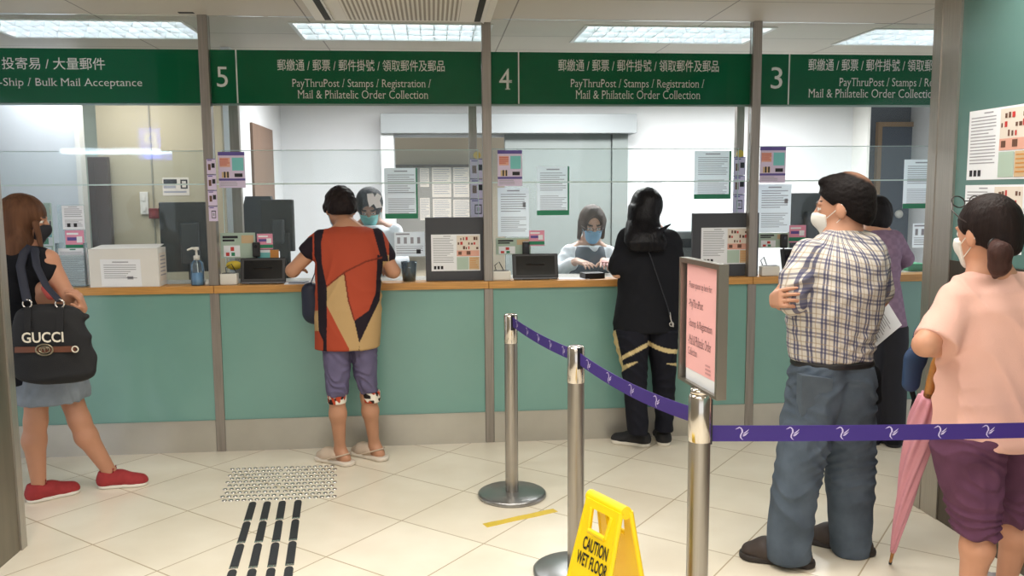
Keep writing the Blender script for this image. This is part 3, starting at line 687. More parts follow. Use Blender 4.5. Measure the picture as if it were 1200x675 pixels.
def office_chair(u, v0, v1, Y, wpx, lb):
    c = at(u, v0, Y); w = wpx * Y / 1000 / 2; zt, zb = c[2], at(u, v1, Y)[2]
    e = empty('office_chair', (c[0], Y, 0), lb, 'chair', 'black office chairs')
    fab = mat('chair_fabric', (44, 50, 60), .8, bump=.2, bscale=200)
    m = MB(); n = 14; prof = []
    for k in range(n + 1):
        t = k / n; prof.append((w * (1 - .55 * max(0, t - .7) ** 1.5 * 3), zb + (zt - zb) * t))
    m.prism([(-p, z) for p, z in prof] + [(p, z) for p, z in reversed(prof)], lambda p, q: (c[0] + p, Y - .03 + .1 * p * p, q), lambda p, q: (c[0] + p, Y + .04, q))
    o = m.build('backrest', fab, e)
    MB().box(c[0] - .24, c[0] + .24, Y - .52, Y - .06, .44, .52, .03).build('seat', fab, e)
    MB().box(c[0] - .03, c[0] + .03, Y + .03, Y + .07, .40, zb + .2, .006).build('back_bracket', black_plastic, e)
    MB().tube([(c[0], Y - .3, .08), (c[0], Y - .3, .44)], .03, 12).build('column', black_plastic, e)
    m = MB()
    for k in range(5):
        an = 2 * math.pi * k / 5; m.tube([(c[0], Y - .3, .09), (c[0] + .22 * math.cos(an), Y - .3 + .22 * math.sin(an), .05)], [.025, .018], 8)
    m.build('star_base', black_plastic, e)
    for k in range(5):
        an = 2 * math.pi * k / 5; m = MB(); m.tube([(c[0] + .22 * math.cos(an) - .02, Y - .3 + .22 * math.sin(an), .03), (c[0] + .22 * math.cos(an) + .02, Y - .3 + .22 * math.sin(an), .03)], .03, 10); m.build('caster', black_plastic, e)
office_chair(303, 230, 320, D + 1.05, 38, 'black office chair behind the monitor at the sign numbered five')
# papers on the walls of the office
def wall_paper(name, u0, v0, u1, v1, Y, lb, pr, base='paper', group=None): return paper_px(name, lb, 'paper', u0, v0, u1, v1, Y, base, pr, group)
wall_paper('wall_sheet', 751, 198, 778, 240, BW - .0016, 'left plain sheet pinned to the white wall above the black hair', lines_(.15, .9, .1, .5, 6), group='sheets on the white wall')
wall_paper('wall_sheet', 778, 200, 806, 241, BW - .0016, 'right plain sheet pinned to the white wall above the black hair', lines_(.15, .9, .5, .9, 4), group='sheets on the white wall')
nb = empty('notice_board', (Xat(515, 8.9), 8.9, 1.2), 'grey notice board of pinned forms seen through the opening', 'notice board')
a, b = at(448, 193, 8.9), at(560, 300, 8.9)
MB().box(a[0], b[0], 8.9, 8.93, b[2], a[2]).build('board', mat('board_grey', (150, 146, 140), .7), nb)
MB().box(a[0], b[0], 8.895, 8.9, a[2] - .03, a[2]).build('top_rail', mat('rail_brown', (92, 82, 72), .6), nb)
for i, (u0, v0, u1, v1) in enumerate(((492, 197, 503, 219), (506, 196, 529, 231), (531, 195, 550, 231), (492, 232, 504, 258), (507, 233, 529, 262), (531, 234, 552, 262))):
    A, B = at(u0, v0, 8.898), at(u1, v1, 8.898)
    paper('form', None, None, (A[0], 8.898, A[2]), (B[0], 8.898, A[2]), (A[0], 8.898, B[2]), 'cream', lines_(.08, .92, .06, .94, 12), parent=nb)
for j, dx in enumerate((1.0,)):
    pst = MB(); pst.box(a[0] + .1, a[0] + .14, 8.93, 8.97, 0, a[2]); pst.box(b[0] - .14, b[0] - .1, 8.93, 8.97, 0, a[2]); pst.build('post', steel_dark, nb)
wall_paper('no_smoking_notice', 190, 208, 222, 229, 7.598, 'small no smoking notice on the cream wall', [(.04, .1, .55, .35, 'dark'), (.04, .45, .5, .6, 'ink'), (.04, .75, .9, .85, 'ink'), (.68, .12, .95, .2, 'dark'), (.68, .55, .95, .63, 'dark'), (.68, .2, .74, .55, 'dark'), (.89, .2, .95, .55, 'dark'), (.72, .34, .91, .42, 'dark')], 'cream')
A, B = at(164, 225, 7.6), at(175, 251, 7.6)
e = empty('switch_panel', ((A[0] + B[0]) / 2, 7.6, B[2]), 'white switch panel on the cream wall', 'switch')
MB().box(A[0], B[0], 7.585, 7.6, B[2], A[2], .003).build('plate', white_plastic, e)
for t in (.25, .7): MB().box(A[0] + .02, B[0] - .02, 7.578, 7.585, B[2] + (A[2] - B[2]) * t - .02, B[2] + (A[2] - B[2]) * t + .02, .002).build('rocker', white_plastic, e)
A, B = at(176, 244, 7.6), at(188, 256, 7.6)
e = empty('alarm_box', ((A[0] + B[0]) / 2, 7.6, B[2]), 'dark red alarm box on the cream wall', 'alarm')
MB().box(A[0], B[0], 7.55, 7.6, B[2], A[2], .005).build('case', mat('dark_red', (110, 34, 38), .45), e)
MB().box(A[0] + .02, B[0] - .02, 7.545, 7.55, B[2] + .02, A[2] - .02).build('cover', mat('dark_red_cover', (132, 44, 46), .4), e)
# leaflet board behind the head at the left
e = empty('leaflet_board', (Xat(48, D + .5), D + .5, .75), 'mint leaflet board behind the face of the woman with the black bag', 'board')
A, B = at(30, 238, D + .5), at(64, 318, D + .5)
MB().box(A[0], B[0], D + .5, D + .52, B[2], A[2]).build('board', tints['mint'], e)
MB().box(A[0] + .05, B[0] - .05, D + .50, D + .54, .75, B[2]).build('foot', dark_grey, e)
for (u0, v0, u1, v1, key, pr) in ((58, 243, 71, 252, 'cream', [(.1, .2, .9, .8, 'tan')]), (52, 258, 72, 270, 'cream', [(.2, .1, .5, .9, 'ink'), (.75, .1, .98, .9, 'dark')]), (46, 270, 64, 288, 'paper', [(0, 0, 1, .45, 'teal'), (.1, .5, .7, .9, 'green')]), (44, 290, 62, 316, 'paper', lines_(.1, .9, .1, .9, 7))):
    a, b = at(u0, v0, D + .498), at(u1, v1, D + .498)
    paper('leaflet', None, None, (a[0], D + .498, a[2]), (min(b[0], B[0]), D + .498, a[2]), (a[0], D + .498, b[2]), key, pr, parent=e)
# document printer and trays beside the customer in black
A, B = at(785, 262, D + .5), at(822, 318, D + .5)
e = empty('document_printer', ((A[0] + B[0]) / 2, D + .7, .75), 'grey document printer right of the customer in black', 'printer')
MB().box(A[0], B[0], D + .42, D + .60, .75, A[2] - .05, .012).build('body', mat('printer_grey', (128, 132, 134), .5), e)
MB().box(A[0] + .01, B[0] - .01, D + .415, D + .43, A[2] - .16, A[2] - .1).build('paper_slot', black_plastic, e)
MB().slab((A[0], D + .44, A[2] - .048), (B[0], D + .44, A[2] - .048), (B[0], D + .7, A[2]), (A[0], D + .7, A[2]), (0, 0, 1), .008).build('paper_tray', mat('tray_mint', (176, 198, 196), .5), e)
# folders and papers at the right end
A, B = at(1063, 309, D + .22), at(1083, 319, D + .22)
o = MB().box(A[0], B[0], D + .2, D + .36, ZC1 - .002, A[2], .004).build('green_folder', mat('folder_green', (30, 140, 90), .5)); tag(o, 'green folder lying on the counter at its right end', 'folder')
c = at(1055, 251, 8.9); o = MB().lathe(c[0], 0, [(0, -.01), (.03, -.01), (.042, .01), (.045, .03), (.03, .055), (0, .06)], 18); o = o.build('door_knob', white_plastic)
o.data.transform(Matrix.Rotation(math.pi / 2, 4, 'X')); o.location = (0, 8.95, c[2]); tag(o, 'white round knob on the slate door', 'door knob')
# loose things on the ledge
def loose(name, u0, u1, Y0, Y1, z, t, m, lb, cat, rot=0.0, group=None):
    a, b = at(u0, 328, (Y0 + Y1) / 2)[0], at(u1, 328, (Y0 + Y1) / 2)[0]; cx, cy = (a + b) / 2, (Y0 + Y1) / 2
    o = MB().box(-(b - a) / 2, (b - a) / 2, -(Y1 - Y0) / 2, (Y1 - Y0) / 2, 0, t, min(.002, t / 3)).build(name, m)
    o.location = (cx, cy, z); o.rotation_euler.z = rot; return tag(o, lb, cat, group)
loose('document', 333, 366, D - .005, D + .10, ZC1, .002, paper_white, 'white document under the left hand of the red tunic', 'document', .15)
loose('document', 340, 360, D + .02, D + .12, ZC1 + .0022, .006, mat('grey_booklet', (140, 146, 156), .6), 'grey booklet on the document by the red tunic', 'booklet', -.1)
A = at(467, 302, D + .10)
e = empty('clear_cup', (at(479, 302, D + .09)[0], D + .09, ZC1), 'clear cup with green contents beside the charcoal board', 'cup')
cx = at(479, 302, D + .09)[0]
MB().lathe(cx, D + .09, [(0, ZC1), (.04, ZC1), (.05, ZC1 + .12), (.047, ZC1 + .12), (.038, ZC1 + .005), (0, ZC1 + .005)], 24).build('cup_wall', clear, e)
MB().box(cx - .026, cx + .026, D + .068, D + .112, ZC1 + .006, ZC1 + .055, .006).build('contents', tints['green'], e)
c = at(274, 311, D + .145); o = MB().lathe(c[0], 0, [(0, 0), (.045, 0), (.045, .004), (0, .004)], 24).build('yellow_sticker', tints['yellow'])
o.data.transform(Matrix.Translation((-c[0], 0, 0))); o.data.transform(Matrix.Rotation(math.pi / 2, 4, 'X')); o.scale = (1.05, 1, .62); o.location = (c[0], D + .1535, c[2]); tag(o, 'round yellow sticker behind the white card reader at the sign numbered five', 'sticker')
for u, v, lb in ((299, 290, 'small black camera on the information card by the sign numbered five'), (617, 289, 'small black camera by the pale card at the middle post'), (921, 280, 'small black camera by the pale card left of the plaid man')):
    c = at(u, v, D + .10)
    e = empty('web_camera', (c[0], D + .138, ZC1), lb, 'camera', 'small black cameras')
    MB().box(c[0] - .022, c[0] + .022, D + .118, D + .146, c[2] - .06, c[2] + .03, .006).build('case', black_plastic, e)
    MB().tube([(c[0], D + .117, c[2] + .005), (c[0], D + .112, c[2] + .005)], .010, 12).build('lens', screen_off, e)
    MB().tube([(c[0], D + .132, ZC1 + .004), (c[0], D + .132, c[2] - .055)], .006, 8).build('stem', black_plastic, e)
    MB().lathe(c[0], D + .132, [(0, ZC1), (.02, ZC1), (.018, ZC1 + .006), (0, ZC1 + .007)], 16).build('base', black_plastic, e)
loose('pin_pad', 682, 706, D + .03, D + .13, ZC1, .035, black_plastic, 'black pin pad on the counter left of the customer in black', 'pin pad', .2)
loose('document', 655, 690, D + .02, D + .12, ZC1, .002, paper_white, 'white document on the counter in front of the clerk with glasses', 'document', -.12)

# ================================================================ on the floor
stud_m = mat('stud_steel', (206, 204, 200), .22, .95)
def stud_mesh():
    m = MB(); m.lathe(0, 0, [(.0128, 0), (.0128, .0015), (.0105, .0048), (.0065, .006), (0, .0061)], 14)
    me = bpy.data.meshes.new('tactile_stud'); me.from_pydata(m.v, [], m.f); me.materials.append(stud_m); me.polygons.foreach_set('use_smooth', m.sm); return me
sm_ = stud_mesh()
for (tl, tr, br, bl), lb, nx, ny in ((((274, 550), (328, 548), (322, 585), (261, 587)), 'steel tactile stud in the left one of the two stud fields', 9, 10),
                                     (((337, 548), (391, 546.5), (390, 582), (331, 585)), 'steel tactile stud in the right one of the two stud fields', 9, 10)):
    P_ = [on(*q) for q in (tl, tr, br, bl)]
    for j in range(ny):
        for i in range(nx):
            s, t = (i + (.25 if j % 2 else -.25)) / (nx - 1), j / (ny - 1)
            q = (P_[0] * (1 - s) + P_[1] * s) * (1 - t) + (P_[3] * (1 - s) + P_[2] * s) * t
            o = bpy.data.objects.new('tactile_stud', sm_); COL.objects.link(o); o.location = (q[0], q[1], 0)
            tag(o, lb, 'tactile stud', lb.replace('steel tactile stud', 'steel studs'))
bar_m = mat('black_rubber', (40, 42, 46), .6, bump=.3, bscale=300)
ordn = ['leftmost', 'second from the left', 'third from the left', 'rightmost']; rown = ['row touching the studs', 'second row from the studs', 'third row from the studs', 'fourth row from the studs']
tops = [(296.5, 589), (313.5, 588.5), (331, 587.8), (349.5, 586.8)]; bots = [(273, 668.5), (296, 667.5), (318, 666.5), (339, 664.7)]
for i in range(4):
    p0, p1 = on(*tops[i]), on(*bots[i]); L3 = np.linalg.norm(p1 - p0) / 3; dr_ = nrm(p1 - p0); ang = math.atan2(dr_[1], dr_[0])
    for j in range(4):
        c = p0 + dr_ * L3 * j
        e = empty('guide_strip', (c[0], c[1], 0), 'black guide strip, %s of four, in the %s' % (ordn[i], rown[j]), 'guide strip', 'black tactile guide strips')
        T = Matrix.Translation((c[0], c[1], 0)) @ Matrix.Rotation(ang, 4, 'Z')
        hw = .0185; L_ = L3 - .012
        pts = [(hw - hw * math.cos(a), hw * math.sin(a)) for a in np.linspace(-math.pi / 2, math.pi / 2, 9)]
        poly = [(p, q) for p, q in pts] + [(L_ - .022, hw), (L_ - .022, -hw)]
        m = MB(); m.M = T; m.prism(poly, lambda p, q: (p, q * .86, .005), lambda p, q: (p, q, 0)); m.build('rubber_bar', bar_m, e)
        m = MB(); m.M = T; m.box(L_ - .022, L_, -hw, hw, 0, .003, .001)
        for q in (-.008, .008): m.tube([(L_ - .011, q, .003), (L_ - .011, q, .005)], .004, 8)
        m.build('end_plate', stud_m, e)
a, b = on(568, 616), on(651, 598); d_ = nrm(b - a); n_ = np.array([-d_[1], d_[0], 0])
m = MB(); tw = .024; pts = []
for k in range(9):
    t = k / 8; c = a + (b - a) * t; pts.append((c + n_ * (tw + .002 * math.sin(k * 2.1)), c - n_ * (tw + .002 * math.sin(k * 1.3 + 1))))
for k in range(8): m._add([pts[k][1], pts[k + 1][1], pts[k + 1][0], pts[k][0]] + [p + np.array([0, 0, .0012]) for p in (pts[k][1], pts[k + 1][1], pts[k + 1][0], pts[k][0])], [(4, 5, 6, 7), (0, 4, 7, 3), (1, 2, 6, 5), (0, 1, 5, 4), (2, 3, 7, 6)])
o = m.build('floor_tape', mat('yellow_tape', (216, 186, 60), .5, var=.08)); o.data.transform(Matrix.Translation(tuple(-a))); o.location = tuple(a); tag(o, 'strip of yellow tape stuck to the floor', 'tape')

# ================================================================ queue barrier
polished = mat('polished_steel', (216, 210, 202), .16, .95)
pole_m = mat('pole_steel', (168, 163, 156), .3, .9, stretch=(40, 40, 1), var=.06, vscale=4)
belt_m = mat('purple_belt', (60, 40, 126), .6, bump=.15, bscale=400); bird_m = mat('belt_emblem', (206, 196, 232), .6)
st1 = on(600, 581); st2 = on(675, 406, .945); st3 = on(820.5, 462, .945)
def stanchion(c, lb, r=.0335):
    x, y = c[0], c[1]
    e = empty('barrier_post', (x, y, 0), lb, 'barrier post', 'steel queue barrier posts')
    MB().lathe(x, y, [(0, 0), (.172, 0), (.175, .004), (.175, .018), (.165, .024), (.05, .028), (0, .028)], 48).build('base', mat('base_steel', (156, 156, 156), .3, .85), e)
    MB().lathe(x, y, [(r, .026), (r, .80)], 32).build('pole', pole_m, e)
    MB().lathe(x, y, [(r, .80), (r + .0015, .802), (r + .0015, .938), (r - .002, .944), (r - .006, .948), (0, .948)], 32).build('head', polished, e)
    return e
e1 = stanchion(st1, 'steel barrier post farthest back, with its whole round base in view')
e2 = stanchion(st2, 'steel barrier post behind the yellow wet floor sign')
e3 = stanchion(st3, 'steel barrier post under the pink queue sign')
def slot(e, c, dirv, z0, z1):
    d = nrm(dirv); s = np.array([-d[1], d[0], 0]); m = MB(); p = np.array([c[0], c[1], 0]) + d * .030
    m.slab(p - s * .010 + d * .007 + [0, 0, z1], p - s * .010 + d * .007 + [0, 0, z0], p + s * .010 + d * .007 + [0, 0, z0], p + s * .010 + d * .007 + [0, 0, z1], d, .012)
    m.build('belt_slot', black_plastic, e)
BIRD = [[(-.30, .34), (-.10, .42), (.02, .30), (.04, .10), (-.06, -.10), (-.08, -.28), (.06, -.44), (.20, -.50), (.06, -.36), (.02, -.22), (.06, -.06), (.16, .10), (.14, .28), (.02, .44), (-.14, .50), (-.28, .42), (-.46, .30)],
        [(.14, -.02), (.30, .10), (.62, .34), (.50, .16), (.30, .0)], [(.12, -.10), (.30, -.04), (.60, .12), (.44, -.06), (.24, -.14)], [(.10, -.18), (.26, -.14), (.46, -.04), (.34, -.16), (.2, -.22)]]
def belt(p0, p1, h, sag, lb, n=24, gap=.17, phase=.07, tilt=0.0):
    p0, p1 = np.asarray(p0, float), np.asarray(p1, float); Lb = np.linalg.norm(p1 - p0)
    f = lambda t: p0 + (p1 - p0) * t - np.array([0, 0, sag * 4 * t * (1 - t)])
    d = nrm(np.array([p1[0] - p0[0], p1[1] - p0[1], 0])); nv = np.array([d[1], -d[0], 0])
    if nv @ (EYE - p0) < 0: nv = -nv
    e = empty('barrier_belt', f(.5) - [0, 0, h / 2], lb, 'barrier belt', 'purple queue barrier belts')
    m = MB()
    for k in range(n + 1):
        c = f(k / n)
        for q, s in ((h / 2, 1), (h / 2, -1), (-h / 2, -1), (-h / 2, 1)): m.v.append(tuple(c + [0, 0, q] + nv * .001 * s))
    for k in range(n):
        b = k * 4
        for i in range(4): m.f.append([b + i, b + (i + 1) % 4, b + 4 + (i + 1) % 4, b + 4 + i]); m.m.append(0); m.sm.append(False)
    m.f += [[0, 1, 2, 3], [n * 4 + 3, n * 4 + 2, n * 4 + 1, n * 4]]; m.m += [0, 0]; m.sm += [False, False]
    m.build('webbing', belt_m, e)
    g = MB(); t = phase
    while t < Lb - .05:
        c = f(t / Lb); tg = nrm(f(min(1, t / Lb + .01)) - c)
        if np.cross(tg, [0, 0, 1.0]) @ nv < 0: tg = -tg
        up = np.array([0, 0, 1.0])
        for poly in BIRD:
            vs = [c + tg * (x * h * .84) + up * (y * h * .84) + nv * .0016 for x, y in poly]
            g._add(vs, [tuple(range(len(vs)))])
        t += gap
    g.build('bird_emblem_print', bird_m, e, fix=False)
    return e
d12 = nrm([st2[0] - st1[0], st2[1] - st1[1], 0]); d23 = nrm([st3[0] - st2[0], st3[1] - st2[1], 0])
A = np.array([st1[0], st1[1], .912]) + d12 * .0405; B = np.array([st2[0], st2[1], .905]) - d12 * .0405
belt(A, B, .048, .012, 'purple barrier belt between the two farther posts')
A = np.array([st2[0], st2[1], .900]) + d23 * .0405; B = np.array([st3[0], st3[1], .872]) - d23 * .0405
belt(A, B, .048, .02, 'purple barrier belt running to the post with the pink sign')
c3 = at(829, 508, st3[1]); E3 = at(1250, 503, st3[1] + .02)
d3 = nrm([1, .0, 0]); A = np.array([st3[0] + .0405, st3[1], c3[2]]); B = np.array([E3[0], E3[1], E3[2] + .0])
belt(A, B, .050, .004, 'purple barrier belt crossing in front of the plaid man and the pink shirt', gap=.162, phase=.09)
slot(e1, st1, d12, .87, .945); slot(e2, st2, d12 * -1, .87, .94); slot(e2, st2, d23, .86, .945); slot(e3, st3, -d23, .84, .90); slot(e3, st3, d3, .79, .93)

# pink queue sign on the front post
c0 = at(797, 444, 2.72); c1 = at(841, 463, 2.42)
zb_, zt_ = .962, 1.352
pl = np.array([c0[0], c0[1], 0]); pr_ = np.array([c1[0], c1[1], 0]); ctr = (pl + pr_) / 2
pl = pl + (np.array([st3[0], st3[1], 0]) - ctr); pr_ = pr_ + (np.array([st3[0], st3[1], 0]) - ctr)
xd = nrm(pr_ - pl); nf = np.array([xd[1], -xd[0], 0]); W_ = np.linalg.norm(pr_ - pl)
if nf @ (EYE - pl) < 0: nf = -nf
e = empty('queue_sign', (st3[0], st3[1], .948), 'pink queue sign in a steel frame on top of the front barrier post', 'sign')
q = lambda s, z, o=0.0: pl + xd * s + np.array([0, 0, z]) + nf * o
def sbox(m, s0, s1, z0, z1, o0, o1): m._add([q(s0, z0, o1), q(s1, z0, o1), q(s1, z1, o1), q(s0, z1, o1), q(s0, z0, o0), q(s1, z0, o0), q(s1, z1, o0), q(s0, z1, o0)], [(0, 1, 2, 3), (7, 6, 5, 4), (0, 4, 5, 1), (1, 5, 6, 2), (2, 6, 7, 3), (3, 7, 4, 0)])
m = MB(); t = .015
sbox(m, 0, t, zb_, zt_, -.016, .014); sbox(m, W_ - t, W_, zb_, zt_, -.016, .014); sbox(m, t, W_ - t, zb_, zb_ + t * .6, -.016, .014); sbox(m, t, W_ - t, zt_ - t, zt_, -.016, .014)
m.build('frame', mat('sign_frame_steel', (158, 152, 142), .3, .85), e)
m = MB(); sbox(m, t, W_ - t, zb_ + t * .6, zt_ - t, -.012, -.006); m.build('backing', dark_grey, e)
m = MB(); sbox(m, t + .022, W_ - t, zb_ + .045, zt_ - t - .002, -.006, .002); m.build('pink_sheet', mat('pink_sheet', (246, 186, 186), .6), e)
m = MB(); sbox(m, t + .022, W_ - t, zb_ + t * .6, zb_ + .045, -.006, .001); m.build('white_sheet', paper_white, e)
tx = MB(); sw = W_ - 2 * t - .022
sty = mat('sign_ink', (112, 74, 78), .7)
H_ = zt_ - zb_
for body, s, zz, w, hh in (('Please queue up here for:', .08, .755, .70, .026), ('-PayThruPost', .08, .60, .44, .031), ('-Stamps & Registration', .08, .445, .72, .031), ('-Mail & Philatelic Order', .08, .32, .70, .030), ('Collection', .08, .235, .28, .023)):
    put_text(tx, body, q(t + .022 + sw * s, zb_ + H_ * zz, .002), xd, (0, 0, 1), sw * w, hh, True, -.008, .0012)
tx.build('lettering', sty, e)
m = MB(); tx_ = [(q(t + .022 + sw * .62, zb_ + H_ * z, .003), w) for z, w in ((.14, .16), (.17, .16), (.20, .14))]
for p, w in tx_: m._add([p, p + xd * sw * w, p + xd * sw * w + [0, 0, .006], p + [0, 0, .006]], [(0, 1, 2, 3)])
m.build('faint_print', mat('faint_ink', (206, 150, 152), .7), e)
m = MB(); m.lathe(st3[0], st3[1], [(0, .946), (.03, .946), (.03, .964), (0, .964)], 20); m.build('mount', polished, e)

# wet floor sign: two hinged leaves with a grip at the top
wl, wr = on(691, 580, .62), on(735, 602, .62)
e_x = nrm(wr - wl); fn = np.array([e_x[1], -e_x[0], 0])
if fn @ (EYE - wl) < 0: fn = -fn
ctr = (wl + wr) / 2; TW = np.linalg.norm(wr - wl)
e = empty('wet_floor_sign', (ctr[0], ctr[1], 0), 'yellow folding caution wet floor sign in front of the middle barrier post', 'floor sign')
yel = mat('yellow_sign_plastic', (250, 214, 20), .42, var=.02)
def leaf(side, nm):
    HH = .62; foot = .16 if side > 0 else .105
    def pt(x, s, off):      # x across from the centre, s from 0 (top) to 1 (foot), off: outwards
        o = np.array([0, 0, HH * (1 - s)]) + fn * side * (foot * s + .012)
        nn = nrm(np.array([0, 0, foot]) + fn * side * HH)
        return np.array([ctr[0], ctr[1], 0]) + e_x * (x + .006) + o + nn * off
    hw = lambda s: TW / 2 - .010 + (.128 - TW / 2) * s
    m = MB(); F0 = lambda x, s: pt(x, s, .012); F1 = lambda x, s: pt(x, s, 0)
    def plate(poly): m.prism(poly, F0, F1)
    g0, g1, gw = .036, .140, .050     # grip opening
    plate([(-hw(0), 0), (hw(0), 0), (hw(g0), g0), (-hw(g0), g0)])
    plate([(-hw(g0), g0), (-gw, g0), (-gw * .85, g1), (-hw(g1), g1)]); plate([(gw, g0), (hw(g0), g0), (hw(g1), g1), (gw * .85, g1)])
    plate([(-hw(g1), g1), (hw(g1), g1), (hw(1), 1), (hw(1) - .07, 1), (hw(1) - .09, .95), (-hw(1) + .09, .95), (-hw(1) + .07, 1), (-hw(1), 1)])
    b = m.build(nm, yel, e)
    rim = MB()
    rim.tube([pt(-gw * .8, g1, .012), pt(gw * .8, g1, .012)], .008, 8)
    for sx in (-1, 1): rim.tube([pt(sx * gw, g0, .012), pt(sx * gw * .85, g1, .012)], .006, 8)
    for sx in (-1, 1): rim.tube([pt(sx * (hw(0) - .004), 0, .006), pt(sx * (hw(1) - .004), 1, .006)], .009, 8)
    rim.build('grip_rim', yel, b)
    right = e_x * (1 if np.cross(e_x, [0, 0, 1.0]) @ (fn * side) > 0 else -1)
    upv = nrm(pt(0, 0, 0) - pt(0, 1, 0))
    t_ = MB(); tw = mat('sign_black_ink', (30, 26, 20), .6)
    put_text(t_, 'CAUTION', pt(.008 * side, .232, .012) - right * .060, right, upv, .120, .040, False, .022, .002)
    put_text(t_, 'WET FLOOR', pt(.006 * side, .308, .012) - right * .074, right, upv, .148, .040, False, .022, .002)
    t_.build('lettering', tw, b)
    r_ = MB(); cc = pt(0, .56, .012); R_ = .088
    rr = [(cc + right * (R_ * math.cos(a)) + upv * (R_ * math.sin(a))) for a in np.linspace(0, 2 * math.pi, 33)]
    rr2 = [(cc + right * (R_ * .78 * math.cos(a)) + upv * (R_ * .78 * math.sin(a))) for a in np.linspace(0, 2 * math.pi, 33)]
    nn = np.cross(right, upv)
    for k in range(32): r_._add([rr[k] + nn * .002, rr[k + 1] + nn * .002, rr2[k + 1] + nn * .002, rr2[k] + nn * .002], [(0, 1, 2, 3)])
    a_ = .62; dv = right * math.cos(-a_ * 1.2) + upv * math.sin(-a_ * 1.2); pv = np.cross(nn, dv)
    r_._add([cc - dv * R_ * .8 + pv * .008 + nn * .0024, cc + dv * R_ * .8 + pv * .008 + nn * .0024, cc + dv * R_ * .8 - pv * .008 + nn * .0024, cc - dv * R_ * .8 - pv * .008 + nn * .0024], [(0, 1, 2, 3)])
    r_.build('red_ring_print', mat('sign_red', (206, 62, 24), .5), b)
leaf(1, 'front_leaf'); leaf(-1, 'rear_leaf')
m = MB(); m.tube([wl + e_x * .004, wr - e_x * .004], .020, 14); m.build('grip', yel, e)
# ================================================================ people: implicit bodies and clothes, meshed as continuous surfaces
class Vol:
    def __init__(s, lo, hi, h):
        s.h = h; s.lo = np.asarray(lo, float)
        s.n = [int(math.ceil((hi[i] - lo[i]) / h)) + 1 for i in range(3)]
        s.ax = [(s.lo[i] + h * np.arange(s.n[i])).astype(np.float32) for i in range(3)]
        s.F = np.full(s.n, 1.0, np.float32)
    def grids(s, sl):
        return (s.ax[0][sl[0]][:, None, None], s.ax[1][sl[1]][None, :, None], s.ax[2][sl[2]][None, None, :])
    def put(s, prim, k=0.0, mode='u'):
        fn, lo, hi = prim; m = k + 3 * s.h
        sl = []
        for i in range(3):
            a = max(0, int((lo[i] - m - s.lo[i]) / s.h)); b = min(s.n[i], int((hi[i] + m - s.lo[i]) / s.h) + 2)
            if b <= a: return s
            sl.append(slice(a, b))
        sl = tuple(sl)
        d = np.broadcast_to(fn(*s.grids(sl)), [q.stop - q.start for q in sl]).astype(np.float32)
        F = s.F[sl]
        if mode == 'u':
            if k > 0:
                t = np.clip(.5 + .5 * (F - d) / k, 0, 1); s.F[sl] = F * (1 - t) + d * t - k * t * (1 - t)
            else: s.F[sl] = np.minimum(F, d)
        elif mode == 's':
            d = -d
            if k > 0:
                t = np.clip(.5 - .5 * (F - d) / k, 0, 1); s.F[sl] = F * (1 - t) + d * t + k * t * (1 - t)
            else: s.F[sl] = np.maximum(F, d)
        return s
    def chain(s, pts, rs, k=0.02, mode='u'):
        for i in range(len(pts) - 1): s.put(rc(pts[i], pts[i + 1], rs[i], rs[i + 1]), k if i else k, mode)
        return s
    def cut(s, fn):
        """keeps fn <= 0"""
        s.F = np.maximum(s.F, np.broadcast_to(fn(*s.grids((slice(None),) * 3)), s.n).astype(np.float32)); return s
    def warp(s, fn):
        s.F = s.F + np.broadcast_to(fn(*s.grids((slice(None),) * 3)), s.n).astype(np.float32); return s
    def mesh(s):
        F = s.F; S = F < 0
        c = np.zeros([q - 1 for q in s.n], np.uint8)
        offs = [(i, j, k) for i in (0, 1) for j in (0, 1) for k in (0, 1)]
        for o in offs: c += S[o[0]:s.n[0] - 1 + o[0], o[1]:s.n[1] - 1 + o[1], o[2]:s.n[2] - 1 + o[2]]
        idx = np.argwhere((c > 0) & (c < 8))
        vals = {o: F[idx[:, 0] + o[0], idx[:, 1] + o[1], idx[:, 2] + o[2]] for o in offs}
        acc = np.zeros((len(idx), 3)); cnt = np.zeros(len(idx))
        for o in offs:
            for ax in range(3):
                if o[ax]: continue
                p = list(o); p[ax] = 1; p = tuple(p)
                v0, v1 = vals[o], vals[p]; m = (v0 < 0) != (v1 < 0)
                t = np.where(m, v0 / np.where(m, v0 - v1, 1), 0)
                pt = np.repeat(np.array([o], float), len(idx), 0); pt[:, ax] += t
                acc += pt * m[:, None]; cnt += m
        V = s.lo + s.h * (idx + acc / cnt[:, None])
        vid = np.full(c.shape, -1, np.int32); vid[idx[:, 0], idx[:, 1], idx[:, 2]] = np.arange(len(idx))
        Q = []
        for ax in range(3):
            a, b = (ax + 1) % 3, (ax + 2) % 3
            sl0 = [slice(1, -1)] * 3; sl1 = [slice(1, -1)] * 3
            sl0[ax] = slice(0, -1); sl1[ax] = slice(1, None)
            A, B = S[tuple(sl0)], S[tuple(sl1)]
            for flip, mk in ((False, A & ~B), (True, B & ~A)):
                e = np.argwhere(mk)
                if not len(e): continue
                base = e.copy(); base[:, a] += 1; base[:, b] += 1
                def cell(da, db):
                    q = base.copy(); q[:, a] += da; q[:, b] += db
                    return vid[q[:, 0], q[:, 1], q[:, 2]]
                q = np.stack([cell(-1, -1), cell(0, -1), cell(0, 0), cell(-1, 0)], 1)
                Q.append(q[:, ::-1] if flip else q)
        Q = np.concatenate(Q); Q = Q[(Q >= 0).all(1)]
        return V, Q
